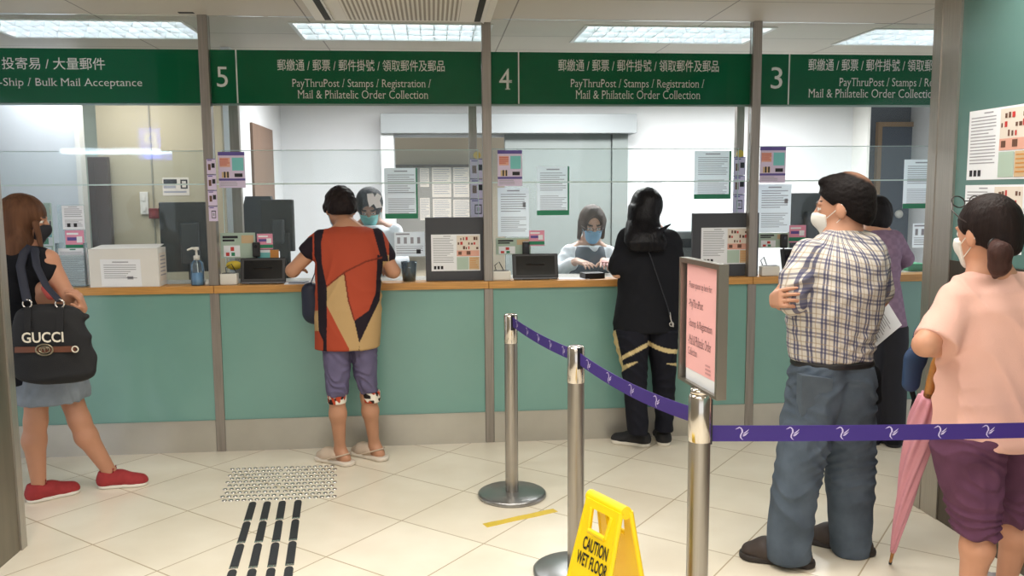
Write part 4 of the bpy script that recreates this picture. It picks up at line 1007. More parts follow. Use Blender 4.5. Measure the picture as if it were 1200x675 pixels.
def mesh_obj(name, V, Q, m, parent, col=None, relax=1):
    # one or two passes of relaxation take the grid steps out
    for _ in range(relax):
        acc = np.zeros_like(V); cnt = np.zeros(len(V))
        for i in range(4):
            a, b = Q[:, i], Q[:, (i + 1) % 4]
            np.add.at(acc, a, V[b]); np.add.at(cnt, a, 1)
        V = V * .5 + .5 * acc / np.maximum(cnt, 1)[:, None]
    me = bpy.data.meshes.new(name)
    me.vertices.add(len(V)); me.vertices.foreach_set('co', V.astype(np.float32).ravel())
    me.loops.add(len(Q) * 4); me.loops.foreach_set('vertex_index', Q.astype(np.int32).ravel())
    me.polygons.add(len(Q)); me.polygons.foreach_set('loop_start', np.arange(0, len(Q) * 4, 4, dtype=np.int32))
    me.polygons.foreach_set('use_smooth', np.ones(len(Q), bool))
    me.update(calc_edges=True); me.validate()
    me.materials.append(m)
    if col is not None:
        ca = me.color_attributes.new('Col', 'FLOAT_COLOR', 'POINT')
        c = np.ones((len(V), 4), np.float32); c[:, :3] = col(V); ca.data.foreach_set('color', c.ravel())
    return link(name, me, parent)
def rc(a, b, ra, rb, n=None, sq=1.0):
    """tapered capsule; flattened by sq along n"""
    a, b = np.asarray(a, float), np.asarray(b, float); d = b - a; L2 = max(1e-9, d @ d); r = max(ra, rb)
    nn = None if n is None else nrm(n)
    def fn(X, Y, Z):
        px, py, pz = X - a[0], Y - a[1], Z - a[2]
        t = np.clip((px * d[0] + py * d[1] + pz * d[2]) / L2, 0, 1)
        qx, qy, qz = px - t * d[0], py - t * d[1], pz - t * d[2]
        q2 = qx * qx + qy * qy + qz * qz
        if nn is not None:
            w = qx * nn[0] + qy * nn[1] + qz * nn[2]; q2 = q2 + (sq * sq - 1) * w * w
        return np.sqrt(q2) - (ra + t * (rb - ra))
    return fn, np.minimum(a, b) - r, np.maximum(a, b) + r
def ell(c, rad, R=None):
    c = np.asarray(c, float); rad = np.asarray(rad, float); m = rad.max(); R = np.eye(3) if R is None else R     # R columns: local axes
    def fn(X, Y, Z):
        p = (X - c[0], Y - c[1], Z - c[2])
        q = [(p[0] * R[0, i] + p[1] * R[1, i] + p[2] * R[2, i]) for i in range(3)]
        k0 = np.sqrt(sum((q[i] / rad[i]) ** 2 for i in range(3))); k1 = np.sqrt(sum((q[i] / rad[i] ** 2) ** 2 for i in range(3)))
        return k0 * (k0 - 1) / np.maximum(k1, 1e-6)
    return fn, c - m, c + m
def loft(st, e=2.2, rnd=0.012, yaw=0.0):
    """stations (cx, cy, cz, rx, ry) along z: superellipse sections, softly interpolated"""
    st = sorted(st, key=lambda q: q[2]); A = np.array(st, float)
    zz = np.linspace(A[0, 2], A[-1, 2], 240); T = [np.interp(zz, A[:, 2], A[:, i]) for i in (0, 1, 3, 4)]
    w = 17; ker = np.ones(w) / w
    T = [np.convolve(np.pad(2 * t[0] - t[1:w // 2 + 1][::-1] if 0 else t, w // 2, mode='edge'), ker, 'valid') for t in T]
    rmx = A[:, 3].max() + .01; rmy = A[:, 4].max() + .01; rm = max(rmx, rmy) if yaw else None
    cy, sy = math.cos(yaw), math.sin(yaw)
    def fn(X, Y, Z):
        cx, cyy, rx, ry = (np.interp(Z, zz, t) for t in T)
        dx, dy = X - cx, Y - cyy
        a = (dx * cy + dy * sy) / rx; b = (-dx * sy + dy * cy) / ry
        rad = (np.abs(a) ** e + np.abs(b) ** e) ** (1 / e)
        d = (rad - 1) * np.minimum(rx, ry)
        ez = np.maximum(zz[0] - Z, Z - zz[-1])
        u, v = np.maximum(d + rnd, 0), np.maximum(ez + rnd, 0)
        return np.minimum(np.maximum(d + rnd, ez + rnd), 0) + np.sqrt(u * u + v * v) - rnd
    mx = rm or rmx; my = rm or rmy
    return fn, np.array([A[:, 0].min() - mx, A[:, 1].min() - my, zz[0]]), np.array([A[:, 0].max() + mx, A[:, 1].max() + my, zz[-1]])
def stpx(rows):
    """rows (v, u left, u right, Y, ry) measured in the photograph at distance Y -> loft stations"""
    out = []
    for v, u0, u1, Y, ry in rows:
        a, b = at(u0, v, Y), at(u1, v, Y); c = (a + b) / 2
        out.append((c[0], c[1], c[2], abs(b[0] - a[0]) / 2, ry))
    return out
_rs = np.random.RandomState(3)
def noise3(freq, n=5, seed=0):
    r = np.random.RandomState(seed); K = r.normal(size=(n, 3)) * freq; ph = r.uniform(0, 6.28, n)
    return lambda X, Y, Z: sum(np.sin(K[i, 0] * X + K[i, 1] * Y + K[i, 2] * Z + ph[i]) for i in range(n)) / n
def folds(amp, dirv, freq, seed=0, wf=9.0, wa=1.6):
    g = noise3(wf, 5, seed); g2 = noise3(6.0, 4, seed + 50); dv = nrm(dirv)
    def fn(X, Y, Z):
        a = np.sin(freq * .5 * (X * dv[0] + Y * dv[1] + Z * dv[2]) + wa * 4 * g(X, Y, Z))
        return amp * 1.5 * (1.6 * np.abs(a) - 1) * np.clip(.45 + 1.1 * g2(X, Y, Z), 0, 1.3)
    return fn
def px_of(P):
    q = P - EYE; z = q @ FW
    return 600 + FOC * (q @ RT) / z, 337.5 - FOC * (q @ UP) / z
def bounds(pts, m):
    P = np.array([np.asarray(p, float) for p in pts]); return P.min(0) - m, P.max(0) + m

def skin_col(base, lip=(150, 84, 78)):
    return lin(base), lin(lip)
skin_m = mat('skin', (200, 150, 120), .5, 0, .4, attr='Col', var=.03, vscale=14)
cloth_attr = mat('printed_cloth', (200, 200, 200), .85, 0, .2, attr='Col', bump=.25, bscale=260)

class Head:
    def __init__(s, c, fwd, tilt=0.0, s_=1.0, roll=0.0):
        f = nrm(fwd); r = nrm(np.cross(f, [0, 0, 1.0])); u = np.cross(r, f)
        s.c = np.asarray(c, float); s.R = np.stack([r, f, u], 1); s.s = s_
    def p(s, x, y, z): return s.c + s.R @ (np.array([x, y, z]) * s.s)
    def loc(s, P): return ((P - s.c) @ s.R) / s.s
    def add(s, V, infl=0.0, features=True):
        k = s.s; i = infl
        V.put(ell(s.p(0, -.012, .026), np.array([.076, .096, .088]) * k + i, s.R), .01)
        V.put(ell(s.p(0, .018, -.034), np.array([.062, .072, .080]) * k + i, s.R), .03)
        for sx in (-1, 1): V.put(rc(s.p(sx * .048, -.004, -.055), s.p(sx * .012, .062, -.094), .020 * k + i, .018 * k + i), .02)
        if features: V.put(rc(s.p(0, .088, .010), s.p(0, .108, -.028), .009 * k + i, .014 * k + i), .012)
        elif infl > 0: V.put(rc(s.p(0, .076, .0), s.p(0, .090, -.036), .018 * k + i, .024 * k + i), .045)
        if features:
            for sx in (-1, 1):
                V.put(rc(s.p(sx * .012, .090, .024), s.p(sx * .046, .078, .024), .008 * k, .007 * k), .014)
                V.put(ell(s.p(sx * .031, .101, .003), np.array([.017, .014, .011]) * k, s.R), .008, 's')
                V.put(ell(s.p(sx * .031, .077, .003), np.array([.0135] * 3) * k, s.R), .002)
                V.put(ell(s.p(sx * .078, -.006, -.012), np.array([.011, .021, .033]) * k, s.R), .006)
            V.put(rc(s.p(-.020, .086, -.057), s.p(.020, .086, -.057), .007 * k, .007 * k), .006)
    def paint(s, P, col, base, lip, brow):
        q = s.loc(P); x, y, z = np.abs(q[:, 0]), q[:, 1], q[:, 2]
        m = (x < .024) & (y > .08) & (np.abs(z + .057) < .009); col[m] = lip
        m = (x > .014) & (x < .048) & (y > .06) & (np.abs(z - .028) < .0055); col[m] = brow
        m = ((x - .031) ** 2 + ((z - .003) * 1.7) ** 2 < .0135 ** 2) & (y > .07); col[m] = (.75, .74, .72)
        m = ((x - .031) ** 2 + (z - .003) ** 2 < .0062 ** 2) & (y > .07); col[m] = (.03, .02, .015)
        return col
def add_hand(V, W, d, n, side=1, curl=(25, 30, 20), k=1.0, spread=.10, thumb=(.62, .62)):
    """palm, four separate bent fingers of different lengths, a thumb from the side of the palm"""
    W = np.asarray(W, float); d = nrm(d); n = nrm(np.asarray(n, float) - d * (np.asarray(n, float) @ d)); s = np.cross(n, d) * side
    for o in (-.024, -.008, .008, .024): V.put(rc(W + d * .012 * k + s * o * .75 * k, W + d * .084 * k + s * o * 1.08 * k, .0145 * k, .0125 * k), .012)
    for o, L, i in ((.030, .070, 0), (.0105, .078, 1), (-.0095, .073, 2), (-.029, .058, 3)):
        p = W + d * .086 * k + s * o * k; ang = 0; pp = p
        for j, (fr, cu) in enumerate(zip((.46, .30, .24), curl)):
            ang += math.radians(cu + 3 * i); q = pp + ((d * math.cos(ang) + n * math.sin(ang)) + s * spread * (o / .03)) * L * fr * k
            V.put(rc(pp, q, (.0092 - .0008 * j) * k, (.0084 - .0008 * j) * k), .0025); pp = q
    b = W + d * .028 * k + s * .026 * k; e1 = b + (d * thumb[0] + s * thumb[1] + n * .30) * .045 * k; e2 = e1 + (d * .80 + s * .30 + n * .42) * .032 * k
    V.put(rc(b - s * .01 * k, e1, .0145 * k, .0105 * k), .010); V.put(rc(e1, e2, .0103 * k, .0085 * k), .003)
def add_foot(V, an, d, L=.235, k=1.0):
    d = nrm([d[0], d[1], 0]); a = np.asarray(an, float); g = np.array([a[0], a[1], 0.0])
    V.put(rc(g - d * .045 * k + [0, 0, .034], a, .030 * k, .034 * k), .02)
    V.put(rc(g - d * .02 + [0, 0, .045], g + d * (L - .10) + [0, 0, .030], .034 * k, .030 * k), .02)
    V.put(rc(g + d * (L - .11) + [0, 0, .027], g + d * (L - .065) + [0, 0, .020], .036 * k, .018 * k, np.array([0, 0, 1.0]), 1.3), .02)
def body_mesh(parent, J, skin, h=.0065, lipc=(150, 84, 78), brow=(40, 30, 26), k=1.0, hands=(), lr=.72, feet=True, fl=.17, fk=.72):
    """J: joints in world coordinates. Everything from head to feet is one continuous surface."""
    pts = [J[q] for q in J if q not in ('head',) and isinstance(J[q], np.ndarray)] + [J['head'].c + [0, 0, .13], J['head'].c - [0, 0, .13]]
    lo, hi = bounds(pts, .19); lo[2] = max(lo[2], -.02)
    V = Vol(lo, hi, h); H = J['head']
    H.add(V)
    nb = J['neck']; V.put(rc(nb - [0, 0, .03], H.p(0, -.018, -.055), .054 * k, .049 * k), .03)
    sl, sr = J['sh_l'], J['sh_r']; hl, hr = J['hip_l'], J['hip_r']; mid = (sl + sr) / 2; pel = (hl + hr) / 2
    ax = nrm(sr - sl); fw = nrm(np.cross([0, 0, 1.0], ax))
    for p, q in ((sl, nb), (sr, nb)): V.put(rc(p, nb, .046 * k, .046 * k), .05)
    ch = mid + (pel - mid) * .28; wa = mid + (pel - mid) * .62
    w = np.linalg.norm(sr - sl) / 2; kt = min(1.0, max(.6, w / .165)) * k * .92
    V.put(rc(ch - ax * w * .50, ch + ax * w * .50, .098 * kt, .098 * kt), .06)
    V.put(rc(ch, wa, .108 * kt, .100 * kt), .06); V.put(rc(wa - ax * .045, wa + ax * .045, .090 * kt, .090 * kt), .06)
    V.put(rc(hl * .7 + pel * .3 + [0, 0, .06], hr * .7 + pel * .3 + [0, 0, .07], .088 * kt, .088 * kt), .04); V.put(rc(wa, pel + [0, 0, .05], .085 * kt, .085 * kt), .04)
    for s in 'lr':
        S, E, Wp = J['sh_' + s], J['el_' + s], J['wr_' + s]
        V.put(rc(S, E, .047 * k, .038 * k), .03); m = E + (Wp - E) * .3
        V.put(rc(E, m, .037 * k, .037 * k), .02); V.put(rc(m, Wp, .036 * k, .0255 * k), .02)
        K, A, hp = J['kn_' + s], J['an_' + s], J['hip_' + s]
        V.put(rc(hp + [0, 0, .04], K, .066 * lr, .053 * lr), .02)
        cb = K + (A - K) * .30 - fw * .012
        V.put(rc(K, cb, .051 * lr, .055 * lr), .025); V.put(rc(cb, A, .054 * lr, .034 * lr), .025)
        if feet: add_foot(V, A, J['toe_' + s], fl, fk)
    for hd in hands: add_hand(V, **hd)
    Vt, Q = V.mesh()
    base = np.array(lin(skin)); lp = np.array(lin(lipc)); bc = np.array(lin(brow))
    def colf(P):
        c = np.repeat(base[None], len(P), 0)
        return H.paint(P, c, base, lp, bc)
    return mesh_obj('body', Vt, Q, skin_m, parent, colf)
def garment(name, parent, m, prims, h=.0065, cuts=(), warps=(), col=None, subs=(), relax=2):
    """prims: list of (prim, k)"""
    lo = np.min([p[0][1] for p in prims], 0) - .03; hi = np.max([p[0][2] for p in prims], 0) + .03
    V = Vol(lo, hi, h)
    for p, k in prims: V.put(p, k)
    for w in warps: V.warp(w)
    for p, k in subs: V.put(p, k, 's')
    for c in cuts: V.cut(c)
    Vt, Q = V.mesh()
    return mesh_obj(name, Vt, Q, m, parent, col, relax)
def ch(pts, rs, k=.02):
    return [(rc(pts[i], pts[i + 1], rs[i], rs[i + 1]), k) for i in range(len(pts) - 1)]
def hair_mat(name, rgb, rough=.55): return mat(name, rgb, rough, 0, .14, var=.3, vscale=34, bump=.9, bscale=110, stretch=(1, 1, .10))
def face_mask(parent, H, m, low=True, straps=True):
    """surgical mask that follows nose, cheeks and chin, with ear loops"""
    lo, hi = bounds([H.c], .17); V = Vol(lo, hi, .004); H.add(V, .0075, False)
    R, c, s = H.R, H.c, H.s
    def reg(X, Y, Z):
        x = ((X - c[0]) * R[0, 0] + (Y - c[1]) * R[1, 0] + (Z - c[2]) * R[2, 0]) / s
        y = ((X - c[0]) * R[0, 1] + (Y - c[1]) * R[1, 1] + (Z - c[2]) * R[2, 1]) / s
        z = ((X - c[0]) * R[0, 2] + (Y - c[1]) * R[1, 2] + (Z - c[2]) * R[2, 2]) / s
        return s * np.maximum(np.maximum(.034 + .35 * np.abs(x) - y, z + .010 + .35 * np.maximum(np.abs(x) - .02, 0)), -.118 - z)
    V.cut(reg); Vt, Q = V.mesh(); o = mesh_obj('face_mask', Vt, Q, m, parent)
    if straps:
        for sx in (-1, 1):
            t = MB(); t.tube([H.p(sx * .064, .05, -.035), H.p(sx * .078, .02, -.015), H.p(sx * .085, -.012, .012), H.p(sx * .082, -.024, -.015), H.p(sx * .073, .0, -.045), H.p(sx * .058, .045, -.080)], .0016, 6); t.build('ear_loop', m, o)
    return o
def scalp(H, infl=(.018, .020, .020), front=.062, low=-.03, fringe=0.0):
    """hair cap as prims plus the cut that frees the face"""
    p = ell(H.p(0, -.016, .030), np.array([.076 + infl[0], .096 + infl[1], .088 + infl[2]]) * H.s, H.R)
    R, c, s = H.R, H.c, H.s
    def cut(X, Y, Z):
        y = ((X - c[0]) * R[0, 1] + (Y - c[1]) * R[1, 1] + (Z - c[2]) * R[2, 1]) / s
        z = ((X - c[0]) * R[0, 2] + (Y - c[1]) * R[1, 2] + (Z - c[2]) * R[2, 2]) / s
        return s * np.maximum((y - front - np.clip(z - .03, -.09, 0.04) * 1.1 - fringe) * .65, low - z - np.maximum(-y - .03, 0) * .6)
    return p, cut
def shoe(parent, an, d, mu, ms, L=.25, hgt=.085, w=.042, name='shoe', laces=None, collar=True, sole_t=.022, mt=None):
    d = nrm([d[0], d[1], 0]); g = np.array([an[0], an[1], 0.0]); up = np.array([0, 0, 1.0]); sd = np.array([-d[1], d[0], 0])
    heel = g - d * .062; toe = g + d * (L - .062)
    pr = [(rc(heel + d * .042 + up * .045, heel + d * .045 + up * hgt, w * 1.02, w * .92), .02), (rc(heel + d * .042 + up * .040, g + d * .05 + up * .046, w, w * .95), .03), (rc(g + d * .05 + up * .046, toe - d * .042 + up * .030, w * .96, w * .98 * .82), .03),
          (rc(toe - d * .075 + up * .028, toe - d * .045 + up * .024, w * 1.08, w * 1.0, up, 1.45), .02)]
    cuts = [lambda X, Y, Z: sole_t * .8 - Z, lambda X, Y, Z: Z - hgt - .004 - 0 * X]
    o = garment(name, parent, mu, pr, .0045, cuts)
    sp = [(rc(heel + d * .044 + up * sole_t / 2, g + d * .03 + up * sole_t / 2, w * 1.05, w * .93), .02), (rc(g + d * .03 + up * sole_t / 2, toe - d * .05 + up * sole_t / 2, w * .93, w * 1.14), .02)]
    def sc(X, Y, Z): return np.maximum(Z - sole_t, .0008 - Z)
    garment('sole', o, ms, sp, .004, [sc])
    if laces is not None:
        t = MB()
        for i in range(4):
            c = g + d * (.03 + .022 * i) + up * (hgt - .006 - .011 * i)
            t.tube([c - sd * .022 - up * .006, c + up * .004, c + sd * .022 - up * .006], .003, 6)
        c = g + d * .025 + up * (hgt + .006)
        for sx in (-1, 1): t.tube([c, c + sd * .03 * sx + up * .014, c + sd * .036 * sx - up * .004, c], .003, 6)
        t.build('laces', laces, o)
    return o
def person(lb, loc, group=None): return empty('person', loc, lb, 'person', group)
def L_(u, v, Y): return at(u, v, Y)
UPZ = np.array([0, 0, 1.0])
black_cloth = mat('black_cotton', (22, 23, 28), .85, 0, .2, bump=.25, bscale=240, var=.08)
rubber_black = mat('black_sole', (24, 24, 26), .6); white_sole = mat('white_sole', (222, 216, 204), .6)
mask_white = mat('mask_white', (232, 230, 224), .8); mask_blue = mat('mask_blue', (130, 172, 202), .8); mask_teal = mat('mask_teal', (120, 190, 188), .8); mask_black = mat('mask_black', (34, 34, 42), .8)

# ---------------------------------------------------------------- the man in the plaid shirt
P = person('man in a plaid shirt and blue jeans with folded arms and a white mask', on(958, 655))
H = Head(at(988, 243, 3.40), (-.80, .60, -.10), s_=1.07)
J = dict(head=H, neck=at(990, 276, 3.38), sh_l=at(945, 300, 3.34), sh_r=at(1024, 298, 3.40), el_l=at(929, 352, 3.26), el_r=at(1030, 350, 3.44), wr_l=at(975, 350, 3.52), wr_r=at(915, 357, 3.47),
         hip_l=at(956, 428, 3.35), hip_r=at(996, 428, 3.37), kn_l=at(934, 540, 3.31), kn_r=at(995, 540, 3.39), an_l=on(926, 660) + [0, 0, .08], an_r=on(998, 645) + [0, 0, .08], toe_l=(-.88, .47), toe_r=(-.7, .7))
body_mesh(P, J, (194, 144, 118), h=.0055, hands=[dict(W=at(905, 352, 3.335), d=(.02, -1, .22), n=(1, -.1, 0), side=-1, curl=(20, 40, 30), k=1.02), dict(W=J['wr_l'], d=(.9, .3, -.1), n=(0, 1, 0), side=1, curl=(20, 20, 10))])
# shirt
pm = bpy.data.materials.new('plaid_cotton'); pm.use_nodes = True; nt = pm.node_tree; b = nt.nodes['Principled BSDF']; b.inputs['Roughness'].default_value = .85; b.inputs['Specular IOR Level'].default_value = .2
N = nt.nodes.new; L = nt.links.new
vc = N('ShaderNodeVertexColor'); vc.layer_name = 'Col'; se = N('ShaderNodeSeparateColor'); L(vc.outputs[0], se.inputs[0])
def band(src, period, lo, hi):
    m = N('ShaderNodeMath'); m.operation = 'MULTIPLY'; L(src, m.inputs[0]); m.inputs[1].default_value = 1 / period
    f = N('ShaderNodeMath'); f.operation = 'FRACT'; L(m.outputs[0], f.inputs[0])
    a = N('ShaderNodeMath'); a.operation = 'GREATER_THAN'; L(f.outputs[0], a.inputs[0]); a.inputs[1].default_value = lo
    c = N('ShaderNodeMath'); c.operation = 'LESS_THAN'; L(f.outputs[0], c.inputs[0]); c.inputs[1].default_value = hi
    p = N('ShaderNodeMath'); p.operation = 'MULTIPLY'; L(a.outputs[0], p.inputs[0]); L(c.outputs[0], p.inputs[1]); return p.outputs[0]
cur = None
for k, (ch_, lo, hi, c, f) in enumerate(((0, .04, .21, (62, 64, 100), .80), (0, .30, .47, (62, 64, 100), .80), (1, .05, .19, (62, 64, 100), .62), (1, .29, .43, (62, 64, 100), .62), (0, .66, .74, (150, 130, 104), .55), (1, .64, .72, (150, 130, 104), .5))):
    w = band(se.outputs[ch_], .056 if ch_ == 0 else .060, lo, hi)
    ml = N('ShaderNodeMath'); ml.operation = 'MULTIPLY'; L(w, ml.inputs[0]); ml.inputs[1].default_value = f
    mx = N('ShaderNodeMix'); mx.data_type = 'RGBA'; L(ml.outputs[0], mx.inputs[0])
    if cur is None: mx.inputs[6].default_value = (*lin((206, 200, 191)), 1)
    else: L(cur, mx.inputs[6])
    mx.inputs[7].default_value = (*lin(c), 1); cur = mx.outputs[2]
L(cur, b.inputs['Base Color'])
tc_ = at(978, 350, 3.35)
def plaid_uv(Pn):
    dx, dy = Pn[:, 0] - tc_[0], Pn[:, 1] - tc_[1]
    return np.stack([(np.arctan2(dx, -dy)) * .175 + 4, Pn[:, 2] + .03 * np.sin(dx * 9) + 2, 0 * dx], 1)
shirt = [(loft(stpx([(281, 958, 1022, 3.38, .075), (289, 944, 1031, 3.37, .105), (305, 930, 1036, 3.36, .128), (340, 925, 1035, 3.35, .135), (370, 923, 1030, 3.35, .132), (400, 925, 1022, 3.35, .125), (421, 928, 1020, 3.35, .122)])), 0),
         (rc(at(946, 297, 3.34), at(931, 330, 3.29), .062, .060), .03), (rc(at(931, 330, 3.29), at(929, 354, 3.27), .059, .056), .02),
         (rc(at(1020, 296, 3.39), at(1030, 340, 3.42), .068, .062), .03),
         (rc(at(973, 284, 3.36), at(1011, 284, 3.36), .052, .052), .05), (loft([(J['neck'][0], J['neck'][1] - .004, J['neck'][2] - .03, .080, .080), (J['neck'][0] - .004, J['neck'][1], J['neck'][2] + .028, .064, .066)]), .015)]
garment('plaid_shirt', P, pm, shirt, .006, warps=[folds(.005, (.5, .2, -1), 55, 2), folds(.004, (-.8, .1, -.6), 80, 5)], col=plaid_uv,
        subs=[(loft([(J['neck'][0], J['neck'][1] + .004, J['neck'][2] + .012, .052, .054), (J['neck'][0], J['neck'][1] + .004, J['neck'][2] + .06, .056, .058)], rnd=.003), .004)], relax=1)
# jeans with belt and back pocket
jeans = mat('blue_denim', (80, 91, 104), .85, 0, .2, var=.3, vscale=7, bump=.3, bscale=320)
jl = stpx([(423, 930, 988, 3.35, .116), (450, 926, 988, 3.35, .124), (490, 918, 976, 3.34, .112), (530, 913, 967, 3.32, .10), (580, 905, 955, 3.31, .088), (620, 900, 951, 3.30, .08), (650, 899, 949, 3.29, .075), (657, 901, 949, 3.29, .073)])
jr = stpx([(423, 966, 1020, 3.37, .116), (450, 964, 1022, 3.37, .124), (490, 964, 1022, 3.38, .112), (540, 968, 1023, 3.39, .10), (590, 972, 1021, 3.39, .088), (640, 975, 1018, 3.38, .077), (649, 977, 1017, 3.38, .075)])
tr = garment('jeans', P, jeans, [(loft(jl), 0), (loft(jr), .02)], .0065, warps=[folds(.0045, (.5, .2, 1), 60, 8), folds(.004, (-.6, .2, .8), 95, 9)], relax=1)
garment('belt', P, mat('black_leather', (26, 25, 27), .45), [(loft(stpx([(419.5, 929, 1020.5, 3.355, .128), (427, 928.5, 1021, 3.355, .129)]), rnd=.004), 0)], .0055)
m = MB()
yk = 3.355 - .128
for (u0, v0, u1, v1) in ((940, 440, 976, 493),):
    pts = [at(u, v, 3.218 + .0006 * (v - 440)) for u, v in ((u0, v0), (u1, v0 + 4), (u1 - 2, v1 - 4), ((u0 + u1) / 2 - 2, v1 + 2), (u0 - 1, v1 - 5))]
    m._add([p for p in pts] + [p + np.array([0, .05, 0]) for p in pts], [(0, 1, 2, 3, 4), (9, 8, 7, 6, 5)] + [(i, i + 5, (i + 1) % 5 + 5, (i + 1) % 5) for i in range(5)])
m.build('back_pocket', mat('denim_pocket', (88, 99, 111), .85, 0, .2, var=.15, vscale=9, bump=.3, bscale=320), tr)
clog = mat('dark_brown_clog', (56, 46, 42), .6, var=.08)
def clog_shoe(an, d):
    d = nrm([d[0], d[1], 0]); g = np.array([an[0], an[1], 0.]); 
    pr = [(rc(g - d * .03 + UPZ * .042, g + d * .10 + UPZ * .046, .046, .053), .02), (rc(g + d * .10 + UPZ * .044, g + d * .155 + UPZ * .032, .055, .046, UPZ, 1.25), .03), (rc(g - d * .05 + UPZ * .03, g - d * .04 + UPZ * .045, .040, .034), .02)]
    o = garment('clog', P, clog, pr, .005, [lambda X, Y, Z: .003 - Z])
    sp = [(rc(g - d * .052 + UPZ * .012, g + d * .02 + UPZ * .012, .049, .044), .01), (rc(g + d * .02 + UPZ * .012, g + d * .15 + UPZ * .012, .046, .060), .01)]
    garment('sole', o, mat('clog_sole', (44, 38, 36), .7), sp, .0045, [lambda X, Y, Z: np.maximum(Z - .026, .001 - Z)])
clog_shoe(J['an_l'], J['toe_l']); clog_shoe(J['an_r'], J['toe_r'])
face_mask(P, H, mask_white)
hm = hair_mat('black_grey_hair', (26, 22, 22))
hp, hc = scalp(H, (.012, .012, .018), .045, -.045)
def bald(Pn):
    q = H.loc(Pn); c = np.repeat(np.array([lin((25, 21, 21))]), len(Pn), 0)
    r = ((q[:, 0] - .012) / .055) ** 2 + ((q[:, 1] + .06) / .058) ** 2
    t = np.clip(1.15 - r, 0, .62)[:, None] * (q[:, 2] > .065)[:, None]
    return c * (1 - t) + t * np.array([lin((150, 112, 92))])
garment('hair', P, mat('thinning_hair', (40, 36, 36), .6, 0, .1, attr='Col', var=.25, vscale=40, bump=.5, bscale=90), [(hp, 0), (ell(H.p(0, -.065, -.03), np.array([.068, .05, .06]) * H.s, H.R), .03), (ell(H.p(0, .045, .105), np.array([.05, .04, .022]) * H.s, H.R), .02)], .0045, [hc], [noise_w := (lambda X, Y, Z, g=noise3(220, 6, 4): .0022 * g(X, Y, Z))], bald, relax=1,
        subs=[(ell(H.p(sx * .088, .008, -.016), np.array([.03, .026, .036]) * H.s, H.R), .004) for sx in (-1, 1)])
# black pouch at his hip and the sheet of paper at his side
pc = at(1026, 452, 3.36)
e = garment('belt_pouch', P, black_cloth, [(rc(pc + [0.0, .03, .05], pc + [0.0, .03, -.055], .034, .042), 0)], .006, warps=[folds(.003, (0, 0, 1), 90, 2)])
q0, q1, q2, q3 = at(1034, 344, 3.50), at(1057, 381, 3.46), at(1020, 404, 3.42), at(1000, 372, 3.47)
o = paper('held_paper', 'white sheet of paper sticking out at the right side of the plaid man', 'paper', q0, q1, q3, 'paper', lines_(.2, .9, .25, .8, 9))

# ---------------------------------------------------------------- the woman in pink with the ponytail
P = person('woman in a pink shirt and plum shorts with a dark ponytail', on(1165, 900))
H = Head(at(1156, 274, 2.760), (-.26, .95, -.08), s_=1.0)
kl = at(1146, 612, 2.730); kr = at(1192, 600, 2.850)
J = dict(head=H, neck=at(1160, 321, 2.740), sh_l=at(1122, 350, 2.730), sh_r=at(1212, 348, 2.750), el_l=at(1084, 404, 2.660), el_r=at(1240, 430, 2.730), wr_l=at(1120, 408, 2.930), wr_r=at(1228, 470, 2.930),
         hip_l=at(1138, 520, 2.73), hip_r=at(1190, 520, 2.750), kn_l=kl, kn_r=kr, an_l=np.array([kl[0], kl[1] + .03, .085]), an_r=np.array([kr[0], kr[1] + .04, .085]), toe_l=(-.2, 1), toe_r=(.1, 1))
body_mesh(P, J, (200, 146, 118), h=.006, lr=.98, hands=[dict(W=J['wr_l'], d=(.75, .65, -.1), n=(0, .3, -1), side=1, curl=(45, 55, 30), k=.95), dict(W=J['wr_r'], d=(-.3, .9, 0), n=(-1, 0, 0), side=1, k=.95)])
pink = mat('pink_cotton', (230, 182, 168), .85, 0, .2, bump=.2, bscale=260, var=.02)
tee = [(loft(stpx([(327, 1134, 1196, 2.740, .070), (338, 1120, 1212, 2.740, .10), (355, 1110, 1224, 2.730, .118), (390, 1105, 1228, 2.730, .128), (420, 1103, 1228, 2.730, .128), (460, 1099, 1226, 2.730, .132), (500, 1098, 1224, 2.730, .138), (519, 1099, 1223, 2.730, .138)])), 0),
       (rc(at(1123, 351, 2.730), at(1097, 400, 2.680), .062, .074), .03), (rc(at(1212, 350, 2.740), at(1236, 396, 2.730), .060, .064), .03), (rc(at(1143, 331, 2.740), at(1183, 331, 2.740), .045, .045), .05),
       (rc(at(1124, 350, 2.735), at(1148, 331, 2.740), .058, .046), .03), (rc(at(1212, 350, 2.745), at(1180, 331, 2.740), .058, .046), .03)]
sdir = nrm(at(1092, 410, 2.660) - at(1124, 350, 2.730)); send = at(1101, 400, 2.678)
garment('pink_shirt', P, pink, tee, .006, [lambda X, Y, Z: np.where(X < at(1122, 400, 2.680)[0], (X - send[0]) * sdir[0] + (Y - send[1]) * sdir[1] + (Z - send[2]) * sdir[2] - .012, -1.0)],
        [folds(.005, (.8, .2, .6), 36, 12), folds(.003, (-.5, .2, 1), 60, 15)], relax=2)
plum = mat('plum_cotton', (98, 62, 86), .85, 0, .2, bump=.3, bscale=260, var=.12, vscale=12)
sl_ = stpx([(505, 1100, 1172, 2.730, .13), (530, 1098, 1170, 2.730, .126), (570, 1108, 1167, 2.730, .105), (610, 1119, 1165, 2.730, .088), (626, 1122, 1165, 2.730, .082)])
sr_ = stpx([(505, 1158, 1222, 2.760, .13), (540, 1162, 1222, 2.790, .115), (575, 1166, 1218, 2.820, .10), (600, 1168, 1214, 2.840, .088), (611, 1170, 1213, 2.850, .082)])
garment('plum_shorts', P, plum, [(loft(sl_), 0), (loft(sr_), .012)], .006, warps=[folds(.004, (.3, .1, 1), 70, 21, 18), folds(.0025, (1, .2, .1), 130, 22)], relax=1)
